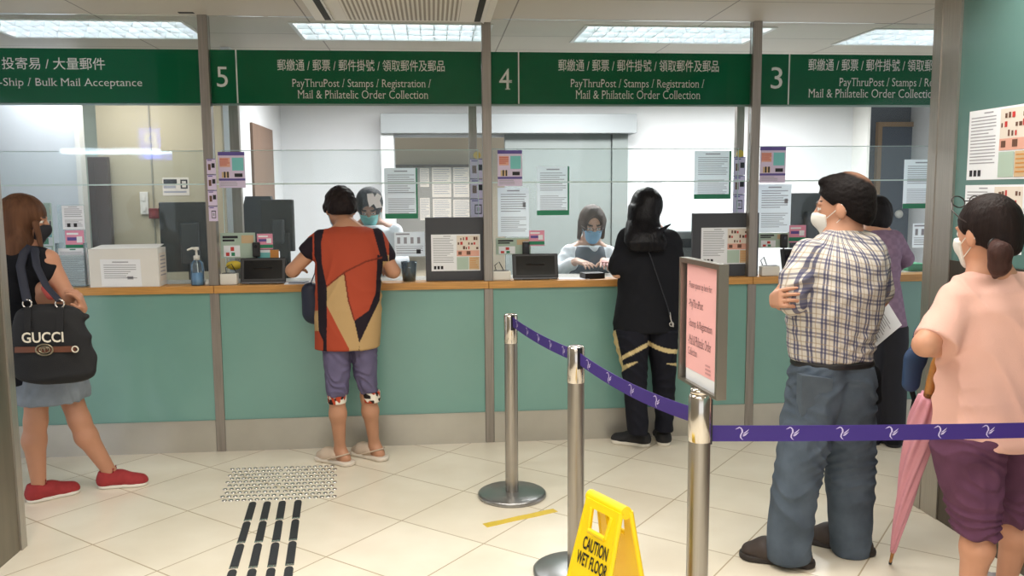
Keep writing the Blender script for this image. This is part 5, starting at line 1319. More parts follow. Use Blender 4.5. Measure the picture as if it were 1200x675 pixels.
for a_, t_ in ((J['an_l'], J['toe_l']), (J['an_r'], J['toe_r'])): shoe(P, a_, t_, mat('grey_canvas', (150, 146, 146), .8), white_sole, L=.24)
face_mask(P, H, mask_white)
hm2 = hair_mat('dark_brown_hair', (38, 29, 28))
hp, hc = scalp(H, (.014, .012, .020), .060, -.040)
tail = [at(1166, 286, 2.660), at(1172, 296, 2.620), at(1171, 312, 2.630), at(1166, 324, 2.660)]
garment('hair', P, hm2, [(hp, 0), (ell(H.p(0, -.07, -.035), np.array([.066, .045, .055]), H.R), .03)], .005, [hc], [lambda X, Y, Z, g=noise3(160, 6, 9): .0016 * g(X, Y, Z)], relax=1,
        subs=[(ell(H.p(sx * .086, .004, -.020), np.array([.026, .024, .036]), H.R), .004) for sx in (-1, 1)])
garment('ponytail', P, hair_mat('brown_ponytail', (70, 48, 44)), ch(tail, [.020, .034, .031, .010], .02), .0045, warps=[lambda X, Y, Z, g=noise3(200, 6, 10): .0018 * g(X, Y, Z)])
m = MB(); c = at(1166, 287, 2.660); m.tube([c + [.019 * math.cos(a), .0, .019 * math.sin(a)] for a in np.linspace(0, 6.283, 17)], .006, 8); m.build('hair_tie', black_plastic, P)
m = MB(); gl = mat('glasses_frame', (70, 60, 60), .3, .4)
for sx in (-1, 1):
    m.tube([H.p(sx * .080, -.01, .030), H.p(sx * .096, .02, .055), H.p(sx * .094, .055, .085)], .0022, 6)
    cc = H.p(sx * .042, .075, .115); m.tube([cc + H.R @ np.array([.030 * math.cos(a), .006 * math.sin(a), .020 * math.sin(a)]) for a in np.linspace(0, 6.283, 19)], .0022, 6)
    m.tube([H.p(sx * .094, .055, .085), H.p(sx * .072, .074, .112)], .0022, 6)
m.tube([H.p(-.012, .078, .118), H.p(.012, .078, .118)], .0022, 6); m.build('eyeglasses', gl, P)
# her pink umbrella with a wooden crook, tip on the floor
tip = on(1043, 661); top = at(1091, 450, 2.870); ax_ = nrm(top - tip); UL = np.linalg.norm(top - tip)
e = empty('umbrella', tip, 'folded pink umbrella with a wooden handle leaning against the woman in pink', 'umbrella')
ump = mat('pink_umbrella', (214, 150, 166), .55, 0, .4, bump=.1, bscale=200); uw = mat('wood_handle', (176, 118, 56), .35, var=.15, vscale=20)
a1 = nrm(np.cross(ax_, UPZ)); a2 = np.cross(ax_, a1)
m = MB(); nR = 26; rows = []
for i in range(nR):
    t = i / (nR - 1); s = .075 + (UL - .13) * t
    rr = (.010 + .036 * min(1, t * 1.35) ** .9) * (1 if t < .86 else 1 - .35 * (t - .86) / .14)
    rows.append([tip + ax_ * s + (a1 * math.cos(p + t * 2.2) + a2 * math.sin(p + t * 2.2)) * rr * (1 + .16 * math.sin(p * 7)) for p in np.linspace(0, 2 * math.pi, 56, endpoint=False)])
vs = [q for r in rows for q in r]; n = 56
m._add(vs, [(i * n + k, i * n + (k + 1) % n, (i + 1) * n + (k + 1) % n, (i + 1) * n + k) for i in range(nR - 1) for k in range(n)] + [tuple(range(n - 1, -1, -1)), tuple(range((nR - 1) * n, nR * n))], True)
m.build('canopy', ump, e)
MB().tube([tip + ax_ * .01, tip + ax_ * .09], [.006, .008], 10).build('wooden_tip', uw, e)
MB().tube([tip + [0, 0, .002], tip + ax_ * .015], [.006, .007], 10).build('ferrule', black_plastic, e)
crk = [top - ax_ * .06, top, top + ax_ * .09]
cdir = nrm(np.array([.55, .2, 0])); 
crk += [top + ax_ * .09 + ax_ * .045 * math.sin(a) + cdir * .045 * (1 - math.cos(a)) for a in np.linspace(.4, 3.3, 9)]
MB().tube(crk, [.017, .017, .016] + [.0145] * 9, 12).build('crook_handle', uw, e)
MB().tube([top - ax_ * .075, top - ax_ * .035], .017, 12).build('collar', black_plastic, e)
# navy folded fabric bag that hangs from her arm
bc = [at(1089, 372, 2.990), at(1076, 390, 2.990), at(1066, 418, 2.990), at(1060, 446, 2.990)]
navy = mat('navy_nylon', (38, 62, 96), .6, 0, .4, bump=.15, bscale=120, var=.1)
lo, hi = bounds(bc, .12); V = Vol(lo, hi, .005)
for i in range(3): V.put(rc(bc[i] + [.03 * (1 - i * .2), .0, -.01], bc[i + 1] + [.03 * (1 - (i + 1) * .2) + .012, .0, -.01], .040, .036, (0, 1, 0), 1.8), .02)
V.warp(folds(.004, (1, 0, -.5), 70, 3)); Vt, Q = V.mesh()
e = empty('fabric_bag', bc[3], 'navy fabric bag on the arm of the woman in pink', 'bag')
mesh_obj('bag_body', Vt, Q, navy, e)
MB().tube([at(1094, 398, 2.870), at(1088, 380, 2.930), bc[0] + [0.02, 0, .02], bc[0] + [.05, .0, -.06]], .008, 8).build('strap', mat('navy_strap', (24, 30, 52), .7), e)
MB().tube([at(1066, 448, 2.990), at(1072, 470, 3.010), at(1068, 492, 3.030)], .012, 8, flat=.4).build('strap', black_cloth, e)

# ---------------------------------------------------------------- the customer in the purple jacket
P = person('person in a purple patterned jacket and black trousers at the counter behind the plaid man', on(1032, 523))
H = Head(at(1025, 255, 4.97), (.12, .95, -.28), s_=1.0)
J = dict(head=H, neck=at(1025, 272, 4.92), sh_l=at(1006, 282, 4.90), sh_r=at(1047, 281, 4.92), el_l=at(996, 308, 4.96), el_r=at(1060, 303, 4.97), wr_l=at(1008, 312, 5.13), wr_r=at(1052, 311, 5.13), hip_l=at(1016, 390, 4.9), hip_r=at(1044, 390, 4.88),
         kn_l=at(1016, 450, 4.93), kn_r=at(1045, 450, 4.87), an_l=on(1017, 520) + [0, 0, .085], an_r=on(1046, 522) + [0, 0, .085], toe_l=(0, 1), toe_r=(.25, 1))
body_mesh(P, J, (200, 150, 122), h=.0075, hands=[dict(W=J['wr_r'], d=(-.3, .95, -.1), n=(0, 0, -1), curl=(6, 10, 8), side=-1), dict(W=J['wr_l'], d=(.2, .95, -.1), n=(0, 0, -1), curl=(6, 10, 8), side=1)])
def pjc(Pn):
    c = np.repeat(np.array([lin((130, 108, 130))]), len(Pn), 0); d = np.array(lin((160, 136, 158)))
    m = (np.abs(((Pn[:, 0] * 14) % 1) - .5) < .2) ^ (np.abs(((Pn[:, 2] * 16) % 1) - .5) < .16); c[m] = c[m] * .75 + d * .25; return c
garment('purple_jacket', P, cloth_attr, [(loft(stpx([(270, 1012, 1042, 4.92, .075), (277, 1003, 1050, 4.92, .105), (295, 1000, 1053, 4.91, .122), (330, 1002, 1051, 4.90, .126), (360, 1003, 1056, 4.90, .132), (383, 1002, 1060, 4.90, .136)])), 0),
        (rc(J['sh_r'], J['el_r'], .060, .052), .03), (rc(J['el_r'], J['wr_r'], .052, .040), .02), (rc(J['sh_l'], J['el_l'], .058, .052), .03), (rc(J['el_l'], J['wr_l'], .052, .040), .02), (loft([(J['neck'][0], J['neck'][1], J['neck'][2] - .02, .07, .075), (J['neck'][0], J['neck'][1], J['neck'][2] + .02, .062, .066)]), .02)], .0075,
        warps=[folds(.004, (.4, .2, 1), 60, 31)], col=pjc)
garment('black_trousers', P, mat('black_trouser', (26, 27, 36), .85, var=.1), [(loft(stpx([(380, 1001, 1034, 4.92, .128), (440, 1003, 1031, 4.93, .1), (520, 1006, 1028, 4.95, .085)])), 0), (loft(stpx([(380, 1027, 1060, 4.89, .128), (440, 1029, 1060, 4.88, .1), (500, 1032, 1058, 4.87, .088), (519, 1034, 1057, 4.87, .085)])), .015)], .0075, warps=[folds(.003, (.4, .2, 1), 70, 33)])
for a_, t_ in ((J['an_l'], J['toe_l']), (J['an_r'], J['toe_r'])): shoe(P, a_, t_, black_cloth, rubber_black, L=.24, hgt=.07)
hp, hc = scalp(H, (.020, .018, .018), .055, -.07)
garment('hair', P, hair_mat('short_black_hair', (26, 24, 26)), [(hp, 0), (ell(H.p(0, -.06, -.03), np.array([.075, .055, .065]), H.R), .03)], .006, [hc], [lambda X, Y, Z, g=noise3(150, 6, 19): .003 * g(X, Y, Z)])

# ---------------------------------------------------------------- the woman in black with long hair
P = person('woman in a black shirt and black track pants with gold stripes and long hair', on(757, 523))
H = Head(at(757, 246, 5.02), (-.10, .97, -.16), s_=1.0)
J = dict(head=H, neck=at(758, 266, 4.98), sh_l=at(736, 280, 4.95), sh_r=at(785, 281, 4.97), el_l=at(724, 318, 4.93), el_r=at(792, 322, 4.98), wr_l=at(733, 312, 5.15), wr_r=at(776, 312, 5.15), hip_l=at(741, 386, 4.96), hip_r=at(774, 386, 4.97),
         kn_l=at(744, 450, 4.95), kn_r=at(778, 450, 4.99), an_l=on(750, 522) + [0, 0, .085], an_r=on(777, 520) + [0, 0, .085], toe_l=(-.85, .5), toe_r=(.1, 1))
body_mesh(P, J, (212, 160, 132), h=.007, hands=[dict(W=J['wr_l'], d=(-.45, .9, -.05), n=(0, 0, -1), curl=(6, 10, 8), side=1, k=.95), dict(W=J['wr_r'], d=(-.5, .85, 0), n=(0, 0, -1), curl=(6, 10, 8), side=-1, k=.95)])
garment('black_shirt', P, black_cloth, [(loft(stpx([(266, 745, 772, 4.97, .07), (272, 731, 788, 4.97, .10), (290, 726, 797, 4.96, .12), (320, 724, 797, 4.96, .125), (345, 724, 795, 4.96, .125), (375, 719, 795, 4.96, .135), (388, 719, 795, 4.96, .138)])), 0),
        (rc(at(737, 279, 4.95), at(724, 313, 4.93), .062, .060), .03), (rc(at(785, 280, 4.97), at(793, 314, 4.98), .060, .060), .03)], .007, warps=[folds(.005, (.5, .2, 1), 45, 41), folds(.003, (-.4, .2, .8), 70, 42)])
def gold(Pn):
    u, v = px_of(Pn); c = np.repeat(np.array([lin((24, 25, 34))]), len(Pn), 0); g = np.array(lin((206, 186, 138)))
    t1 = 418.5 - (u - 731) * .52; l1 = (u < 759) & (np.abs(v - t1) < 2.6) & (u > 729)
    t1r = 401.5 + (u - 759) * .62 - .009 * (u - 759) ** 2; l1r = (u >= 759) & (np.abs(v - t1r) < 2.6)
    t2 = 431 - (u - 731) * .45; l2 = (u < 747) & (np.abs(v - t2) < 3.2 - .16 * (u - 731))
    l2r = (u > 780) & (np.abs(v - 426.5 - (u - 780) * .05) < (u - 779) * .13)
    sd = (u < 721.5 + (v - 388) * .22) & (v < 432) & (v > 384)
    c[l1 | l1r | l2 | l2r | sd] = g
    return c
garment('track_pants', P, cloth_attr, [(loft(stpx([(384, 719, 760, 4.96, .13), (400, 720, 759, 4.96, .128), (430, 729, 758, 4.96, .105), (460, 732, 757, 4.95, .088), (490, 734, 759, 4.94, .08), (508, 736, 759, 4.94, .078)])), 0), (loft(stpx([(384, 755, 794, 4.97, .13), (400, 757, 793, 4.97, .128), (430, 764, 791, 4.98, .105), (460, 766, 790, 5.0, .088), (490, 769, 788, 5.0, .08), (505, 768, 788, 5.0, .078)])), .012)], .006,
        warps=[folds(.004, (.3, .2, 1), 75, 44)], col=gold, relax=1)
for a_, t_ in ((J['an_l'], J['toe_l']), (J['an_r'], J['toe_r'])): shoe(P, a_, t_, mat('black_knit', (28, 28, 31), .7, bump=.3, bscale=200), white_sole, L=.25, hgt=.078, laces=black_cloth, sole_t=.026)
hairb = hair_mat('long_black_hair', (20, 19, 22), .32)
hp, hc = scalp(H, (.018, .016, .018), .060, -1.0)
garment('hair', P, hairb, [(hp, 0), (loft(stpx([(240, 737, 771, 4.99, .085), (258, 735, 772, 4.95, .085), (272, 732, 776, 4.885, .075), (284, 732, 782, 4.835, .048), (295, 740, 780, 4.822, .026)])), .03), (rc(at(768, 274, 4.83), at(787, 262, 4.86), .018, .005), .015)], .0055, [hc], [lambda X, Y, Z, g=noise3(130, 7, 23): .0026 * g(X, Y * .6, Z * .10)],
        subs=[(ell(H.p(0, .10, -.06), (.065, .06, .09), H.R), .01)])
m = MB(); m.tube([at(752, 275, 4.835), at(762, 300, 4.822), at(773, 332, 4.822), at(783, 362, 4.825), at(787, 378, 4.84)], .007, 8, flat=.4); m.build('bag_strap', mat('strap_grey', (44, 46, 54), .6), P)
m = MB(); m.tube([at(785, 366, 4.83), at(786, 374, 4.825), at(789, 383, 4.825)], .004, 6); m.tube([at(787, 380, 4.825) + [.012 * math.cos(a), 0, .012 * math.sin(a)] for a in np.linspace(0, 6.283, 13)], .003, 6); m.build('charm', mat('silver_charm', (200, 196, 190), .3, .8), P)

# ---------------------------------------------------------------- the customer in the red patchwork tunic
P = person('person in a red tunic with black and tan panels leaning on the counter', on(415, 545))
H = Head(at(399, 245, 5.14), (-.18, .84, -.52), s_=.98)
J = dict(head=H, neck=at(407, 267, 5.00), sh_l=at(376, 283, 4.93), sh_r=at(440, 281, 4.95), el_l=at(343, 317, 4.93), el_r=at(461, 318, 4.95), wr_l=at(346, 314, 5.15), wr_r=at(452, 317, 5.15), hip_l=at(395, 392, 4.86), hip_r=at(428, 392, 4.88),
         kn_l=at(395, 466, 4.83), kn_r=at(432, 464, 4.90), an_l=on(399, 543) + [0, 0, .085], an_r=on(439, 537) + [0, 0, .085], toe_l=(-.78, .62), toe_r=(-.75, .66))
body_mesh(P, J, (180, 132, 104), h=.006, lr=.86, fl=.225, fk=1.0, hands=[dict(W=J['wr_l'], d=(-.1, .97, -.1), n=(0, 0, -1), curl=(6, 10, 8), side=1), dict(W=J['wr_r'], d=(-.4, .9, -.1), n=(0, 0, -1), curl=(6, 10, 8), side=-1)])
def tunic(Pn):
    u, v = px_of(Pn); U, Vv = (u - 310) * 3.375, (v - 210) * 3.375
    red, blk, tan, seam = (np.array(lin(q)) for q in ((160, 68, 46), (34, 26, 34), (176, 146, 102), (110, 46, 34)))
    c = np.repeat(red[None], len(Pn), 0)
    I = lambda xs, ys, q: np.interp(q, xs, ys)
    bl0 = I([185, 300, 330, 600, 640], [196, 196, 206, 214, 232], Vv); bl1 = I([185, 250, 330, 430, 640], [238, 224, 226, 247, 246], Vv)
    c[(U < bl0) & (Vv > 520)] = tan; c[(U < bl0) & (Vv > 600)] = red
    curve = I([240, 320, 400, 470], [428, 366, 326, 308], U)
    tl = I([360, 500, 670], [300, 246, 330], Vv); tlc = np.where(Vv < 500, I([365, 430, 500], [318, 246, 246], Vv), I([500, 670], [246, 334], Vv)); trr = I([365, 480, 670], [315, 332, 388], Vv)
    c[(Vv > curve) & (U > tlc) & (U < trr)] = tan
    rl = I([310, 450, 560, 650], [446, 442, 356, 374], Vv)
    rw = I([310, 480, 645], [470, 455, 376], Vv)
    rb = (Vv > 300) & (U > np.where(Vv < 560, I([310, 450, 520, 560], [446, 440, 412, 355], Vv), I([560, 645], [355, 374], Vv)))
    c[rb & (U < rw)] = blk; c[rb & (U >= rw)] = tan; c[(Vv > 640) & (U > 388)] = tan
    c[(U > I([185, 320], [425, 462], Vv)) & (U < I([185, 320], [462, 490], Vv)) & (Vv < 325)] = blk
    c[(U > bl0) & (U < bl1)] = blk
    c[(np.abs(Vv - curve) < 3.5) & (U > 246) & (U < 466)] = seam
    c[(np.abs(U - trr) < 3) & (Vv > 365) & (Vv < 560)] = seam
    c[(U < 190) & (Vv < 330)] = np.where((Vv + .5 * U)[(U < 190) & (Vv < 330)][:, None] > 318, blk, red)
    c[(U > 492) & (Vv < 330)] = np.where((Vv - .3 * U)[(U > 492) & (Vv < 330)][:, None] > 95, blk, red)
    return c
tu = [(loft(stpx([(265, 394, 424, 4.99, .065), (270, 374, 441, 4.97, .095), (285, 370, 447, 4.95, .118), (305, 370, 447, 4.93, .125), (340, 369, 447, 4.90, .132), (375, 369, 447, 4.88, .14), (407, 368, 445, 4.87, .145)])), 0),
      (rc(at(377, 281, 4.93), at(362, 294, 4.93), .060, .058), .03), (rc(at(440, 279, 4.95), at(452, 300, 4.95), .058, .056), .03)]
garment('patchwork_tunic', P, cloth_attr, tu, .004, warps=[folds(.004, (.3, .2, 1), 38, 51), folds(.0025, (1, .2, .2), 60, 52)], col=tunic, relax=1,
        subs=[(rc(J['neck'] + [0, 0, .0], J['neck'] + [0, .02, .08], .060, .062), .006)],
        cuts=[lambda X, Y, Z: np.where(X < at(368, 290, 4.93)[0], (at(358, 296, 4.93)[0] - .006 - X) * .77 + (at(358, 296, 4.93)[2] - .012 - Z) * .64, -1.0)])
leg_t = mat('grey_violet_cotton', (98, 92, 120), .85, 0, .2, var=.1, vscale=10, bump=.25, bscale=260)
gp_ = garment('cropped_trousers', P, leg_t, [(loft(stpx([(398, 378, 414, 4.87, .12), (418, 379, 411.5, 4.86, .11), (440, 381, 410, 4.85, .095), (462, 383, 408, 4.84, .085)])), 0), (loft(stpx([(398, 408, 442, 4.89, .12), (418, 412.5, 442, 4.89, .11), (440, 415, 441.5, 4.90, .095), (459, 422, 442.5, 4.90, .082)])), .01)], .0055, warps=[folds(.005, (.35, .2, 1), 80, 55, 20)], relax=1)
def cuffc(Pn):
    c = np.repeat(np.array([lin((226, 220, 206))]), len(Pn), 0); a = np.array(lin((40, 34, 34))); r = np.array(lin((180, 70, 44)))
    g = noise3(70, 5, 77)(Pn[:, 0], Pn[:, 1], Pn[:, 2]); g2 = noise3(60, 5, 79)(Pn[:, 0], Pn[:, 1], Pn[:, 2]); c[g > .18] = a; c[g2 > .25] = r; return c
for r0 in ([(460, 383.5, 406.5, 4.84, .070), (471.5, 384, 406, 4.84, .068)], [(458, 424, 445.5, 4.90, .068), (470, 426, 446, 4.90, .066)]):
    garment('patterned_cuff', gp_, cloth_attr, [(loft(stpx(r0), rnd=.004), 0)], .0045, col=cuffc, relax=1)
beige = mat('beige_slipper', (196, 176, 156), .8, bump=.2, bscale=160); bsole = mat('slipper_sole', (214, 204, 190), .6)
for a_, t_ in ((J['an_l'], J['toe_l']), (J['an_r'], J['toe_r'])):
    d = nrm([t_[0], t_[1], 0]); g = np.array([a_[0], a_[1], 0.])
    o = garment('slipper', P, bsole, [(rc(g - d * .055 + UPZ * .014, g + d * .03 + UPZ * .014, .046, .044), .01), (rc(g + d * .03 + UPZ * .014, g + d * .135 + UPZ * .014, .044, .056), .01)], .0045, [lambda X, Y, Z: np.maximum(Z - .026, .001 - Z)])
    garment('upper', o, beige, [(rc(g + d * .03 + UPZ * .042, g + d * .10 + UPZ * .036, .046, .048), .02), (rc(g + d * .10 + UPZ * .034, g + d * .14 + UPZ * .026, .05, .042, UPZ, 1.3), .02)], .0045, [lambda X, Y, Z: .022 - Z])
    s_ = np.array([-d[1], d[0], 0]); t = MB(); t.tube([g + d * .05 + s_ * .050 + UPZ * .03, g - d * .035 + s_ * .044 + UPZ * .06, g - d * .066 + UPZ * .068, g - d * .035 - s_ * .044 + UPZ * .06, g + d * .05 - s_ * .050 + UPZ * .03], .009, 8, flat=.5); t.build('heel_strap', beige, o)
hp, hc = scalp(H, (.019, .020, .020), .058, -.055)
garment('hair', P, hair_mat('short_dark_hair', (32, 24, 24)), [(hp, 0), (ell(H.p(0, -.062, -.028), np.array([.074, .056, .065]), H.R), .03), (ell(H.p(-.03, .03, .115), (.045, .04, .02), H.R), .02), (rc(H.p(-.085, .02, .03), H.p(-.088, .0, -.05), .018, .012), .02), (rc(H.p(.085, .01, .03), H.p(.082, -.02, -.06), .018, .010), .02)], .005, [hc], [lambda X, Y, Z, g=noise3(110, 6, 29): .0055 * g(X, Y, Z)], relax=1)
face_mask(P, H, mask_blue)
# navy shoulder bag at the left side of the red tunic
sb = at(364, 352, 5.03); e = empty('shoulder_bag', sb - [0, 0, .13], 'navy shoulder bag half hidden at the left hip of the red tunic', 'bag')
lo, hi = bounds([sb], .22); V = Vol(lo, hi, .006); V.put(rc(sb + [0.0, .02, .05], sb + [0.02, .02, -.07], .055, .075, (0, 1, 0), 1.3), 0); V.warp(folds(.003, (1, 0, .6), 70, 5)); Vt, Q = V.mesh(); mesh_obj('bag_body', Vt, Q, mat('navy_bag', (30, 36, 56), .6), e)
MB().tube([sb + [.0, .0, .09], at(369, 320, 5.02), at(371, 295, 5.06), at(374, 284, 5.09)], .008, 8, flat=.4).build('strap', mat('navy_strap', (24, 30, 52), .7), e)

# ---------------------------------------------------------------- the woman at the left with the black tote
P = person('woman with long brown hair in a black top, denim skirt and red sneakers', on(88, 585))
H = Head(at(29, 259, 4.46), (.97, .22, -.10), s_=1.0)
an_l = on(128, 572) + [0, .02, .085]; an_r = on(47, 586) + [0, 0, .085]
J = dict(head=H, neck=at(26, 290, 4.46), sh_r=at(56, 305, 4.36), sh_l=at(20, 302, 4.62), el_r=at(79, 347, 4.36), el_l=at(60, 345, 4.70), wr_r=at(74, 346, 4.58), wr_l=at(88, 357, 4.46), hip_r=at(45, 432, 4.40), hip_l=at(66, 428, 4.56),
         kn_r=at(42, 493, 4.42), kn_l=at(93, 492, 4.55), an_r=an_r, an_l=an_l, toe_r=(.80, .60), toe_l=(1, .10))
body_mesh(P, J, (188, 136, 108), h=.0055, lr=1.0, hands=[dict(W=at(99, 365, 4.36), d=(-.10, -.35, .9), n=(-1, -.2, 0), side=-1, curl=(22, 30, 25), k=.95), dict(W=J['wr_r'], d=(-.5, .85, 0), n=(-1, 0, 0), side=1, k=.95)])
garment('black_top', P, black_cloth, [(loft(stpx([(290, 8, 44, 4.46, .09), (297, 2, 55, 4.46, .155), (312, -2, 62, 4.46, .195), (340, -4, 61, 4.46, .198), (380, -2, 60, 4.47, .175), (420, 4, 74, 4.48, .165), (445, 12, 86, 4.48, .17)])), 0),
        (rc(at(48, 302, 4.36), at(58, 316, 4.355), .058, .055), .03), (rc(J['sh_l'], J['sh_l'] + [.03, .03, -.05], .060, .058), .03)], .006, warps=[folds(.005, (.5, .3, 1), 50, 61)])
garment('red_lining', P, mat('coral_cloth', (196, 84, 78), .8), [(rc(at(54, 338, 4.300), at(60, 346, 4.300), .022, .024), 0)], .005)
denim2 = mat('pale_denim', (130, 138, 147), .85, 0, .2, var=.2, vscale=10, bump=.3, bscale=320)
garment('denim_skirt', P, denim2, [(loft(stpx([(420, 10, 84, 4.48, .165), (440, 16, 96, 4.48, .175), (458, 20, 102, 4.48, .18), (468, 22, 102, 4.48, .185)])), 0)], .006, warps=[folds(.004, (1, .5, .2), 45, 66)])
redm = mat('red_suede', (152, 44, 46), .8, bump=.2, bscale=200, var=.12, vscale=30); pinkm = mat('coral_panel', (204, 62, 74), .7)
for a_, t_ in ((J['an_r'], J['toe_r']), (J['an_l'], J['toe_l'])):
    o = shoe(P, a_, t_, redm, white_sole, L=.255, hgt=.088, laces=mat('red_lace', (168, 40, 40), .8), sole_t=.02)
    d = nrm([t_[0], t_[1], 0]); g = np.array([a_[0], a_[1], 0.])
    garment('heel_panel', o, pinkm, [(rc(g - d * .022 + UPZ * .045, g - d * .018 + UPZ * .085, .0452, .041), .01), (rc(g - d * .02 + UPZ * .04, g + d * .035 + UPZ * .04, .0445, .0435), .01)], .0045, [lambda X, Y, Z: np.maximum(.017 - Z, Z - .080)])
hb = hair_mat('long_brown_hair', (92, 62, 44))
hp, hc = scalp(H, (.016, .016, .020), .072, -.06, -.012)
garment('hair', P, hb, [(hp, 0), (loft(stpx([(245, 2, 43, 4.46, .092), (265, 1, 40, 4.45, .095), (285, 4, 40, 4.41, .085), (300, 4, 36, 4.38, .06), (312, 8, 24, 4.36, .03)])), .03), (rc(at(42, 262, 4.38), at(48, 288, 4.37), .016, .010), .015), (rc(at(45, 282, 4.37), at(52, 298, 4.35), .010, .004), .01), (rc(at(20, 300, 4.34), at(15, 314, 4.33), .018, .005), .01)], .005, [],
        [lambda X, Y, Z, g=noise3(130, 7, 63): .003 * g(X, Y, Z * .12)], relax=1, subs=[(ell(H.p(0, .112, -.055), (.082, .062, .085), H.R), .008), (ell(H.p(0, .10, -.01), (.05, .04, .03), H.R), .008)])
face_mask(P, H, mask_black)
# tote bag
yb = 4.20
e = empty('tote_bag', at(62, 445, yb), 'large black tote bag with white lettering on the shoulder of the woman at the left', 'bag')
tote = mat('black_canvas', (20, 20, 23), .8, bump=.3, bscale=260)
garment('bag_body', e, tote, [(loft(stpx([(356, 28, 84, 4.19, .036), (366, 18, 96, 4.185, .046), (385, 14, 102, 4.185, .056), (415, 12, 112, 4.185, .068), (438, 16, 112, 4.185, .072), (448, 26, 106, 4.185, .064)]), rnd=.03), 0), (rc(at(88, 374, 4.20), at(102, 371, 4.20), .022, .008), .02)], .006, warps=[folds(.0018, (.3, .2, 1), 40, 71)])
yt = 4.165 - .002
def bagp(u, v, off=0.0):
    return at(u, v, 4.114 - off)
t = MB(); a_, b_ = bagp(26, 402), bagp(75, 401)
put_text(t, 'GUCCI', a_, b_ - a_, (0, 0, 1), np.linalg.norm(b_ - a_), .050, True, .02, .002); t.build('lettering', mat('cream_lettering', (226, 218, 200), .6), e)
m = MB(); m.slab(bagp(17, 407), bagp(17, 413.5), bagp(88, 412.5), bagp(88, 406), (0, -1, 0), .012); m.build('brown_band', mat('brown_leather', (104, 62, 44), .5), e)
m = MB(); m.tube([bagp(88, 409.3, .003) + [.014 * math.cos(a), 0, .014 * math.sin(a)] for a in np.linspace(0, 6.283, 17)], .003, 6); m.build('eyelet', mat('cream_lettering', (226, 218, 200), .6), e)
c = bagp(52, 410, .002); m = MB(); m.tube([c + [.038 * math.cos(a), 0, .026 * math.sin(a)] for a in np.linspace(0, 6.283, 25)], .004, 6); m.tube([c + [.024 * math.cos(a), 0, .016 * math.sin(a)] for a in np.linspace(0, 6.283, 25)], .003, 6)
for dx in (-.008, .008): m.tube([c + [dx - .006, 0, -.008], c + [dx - .006, 0, .008], c + [dx + .006, 0, .008], c + [dx + .006, 0, 0]], .0025, 6)
m.build('medallion', mat('aged_brass', (150, 140, 118), .35, .8), e)
for u in (32, 70):
    m = MB(); m.tube([at(u, 356, 4.150) + [.020 * math.cos(a), 0, .020 * math.sin(a)] for a in np.linspace(0, 6.283, 17)], .0035, 6); m.build('ring', polished, e)
    m = MB(); m.slab(at(u - 4, 360, 4.145), at(u - 4, 388, 4.122), at(u + 4, 388, 4.122), at(u + 4, 360, 4.145), (0, -1, 0), .01); m.build('ring_tab', tote, e)
strap = mat('navy_webbing', (28, 32, 48), .7)
m = MB(); m.tube([at(32, 353, 4.150), at(28, 335, 4.19), at(24, 312, 4.235), at(28, 297, 4.265), at(36, 289, 4.32)], .020, 10, flat=.25); m.build('handle', strap, e)
m = MB(); m.tube([at(70, 353, 4.150), at(54, 335, 4.19), at(43, 312, 4.235), at(41, 298, 4.265), at(42, 290, 4.32)], .020, 10, flat=.25); m.build('handle', strap, e)

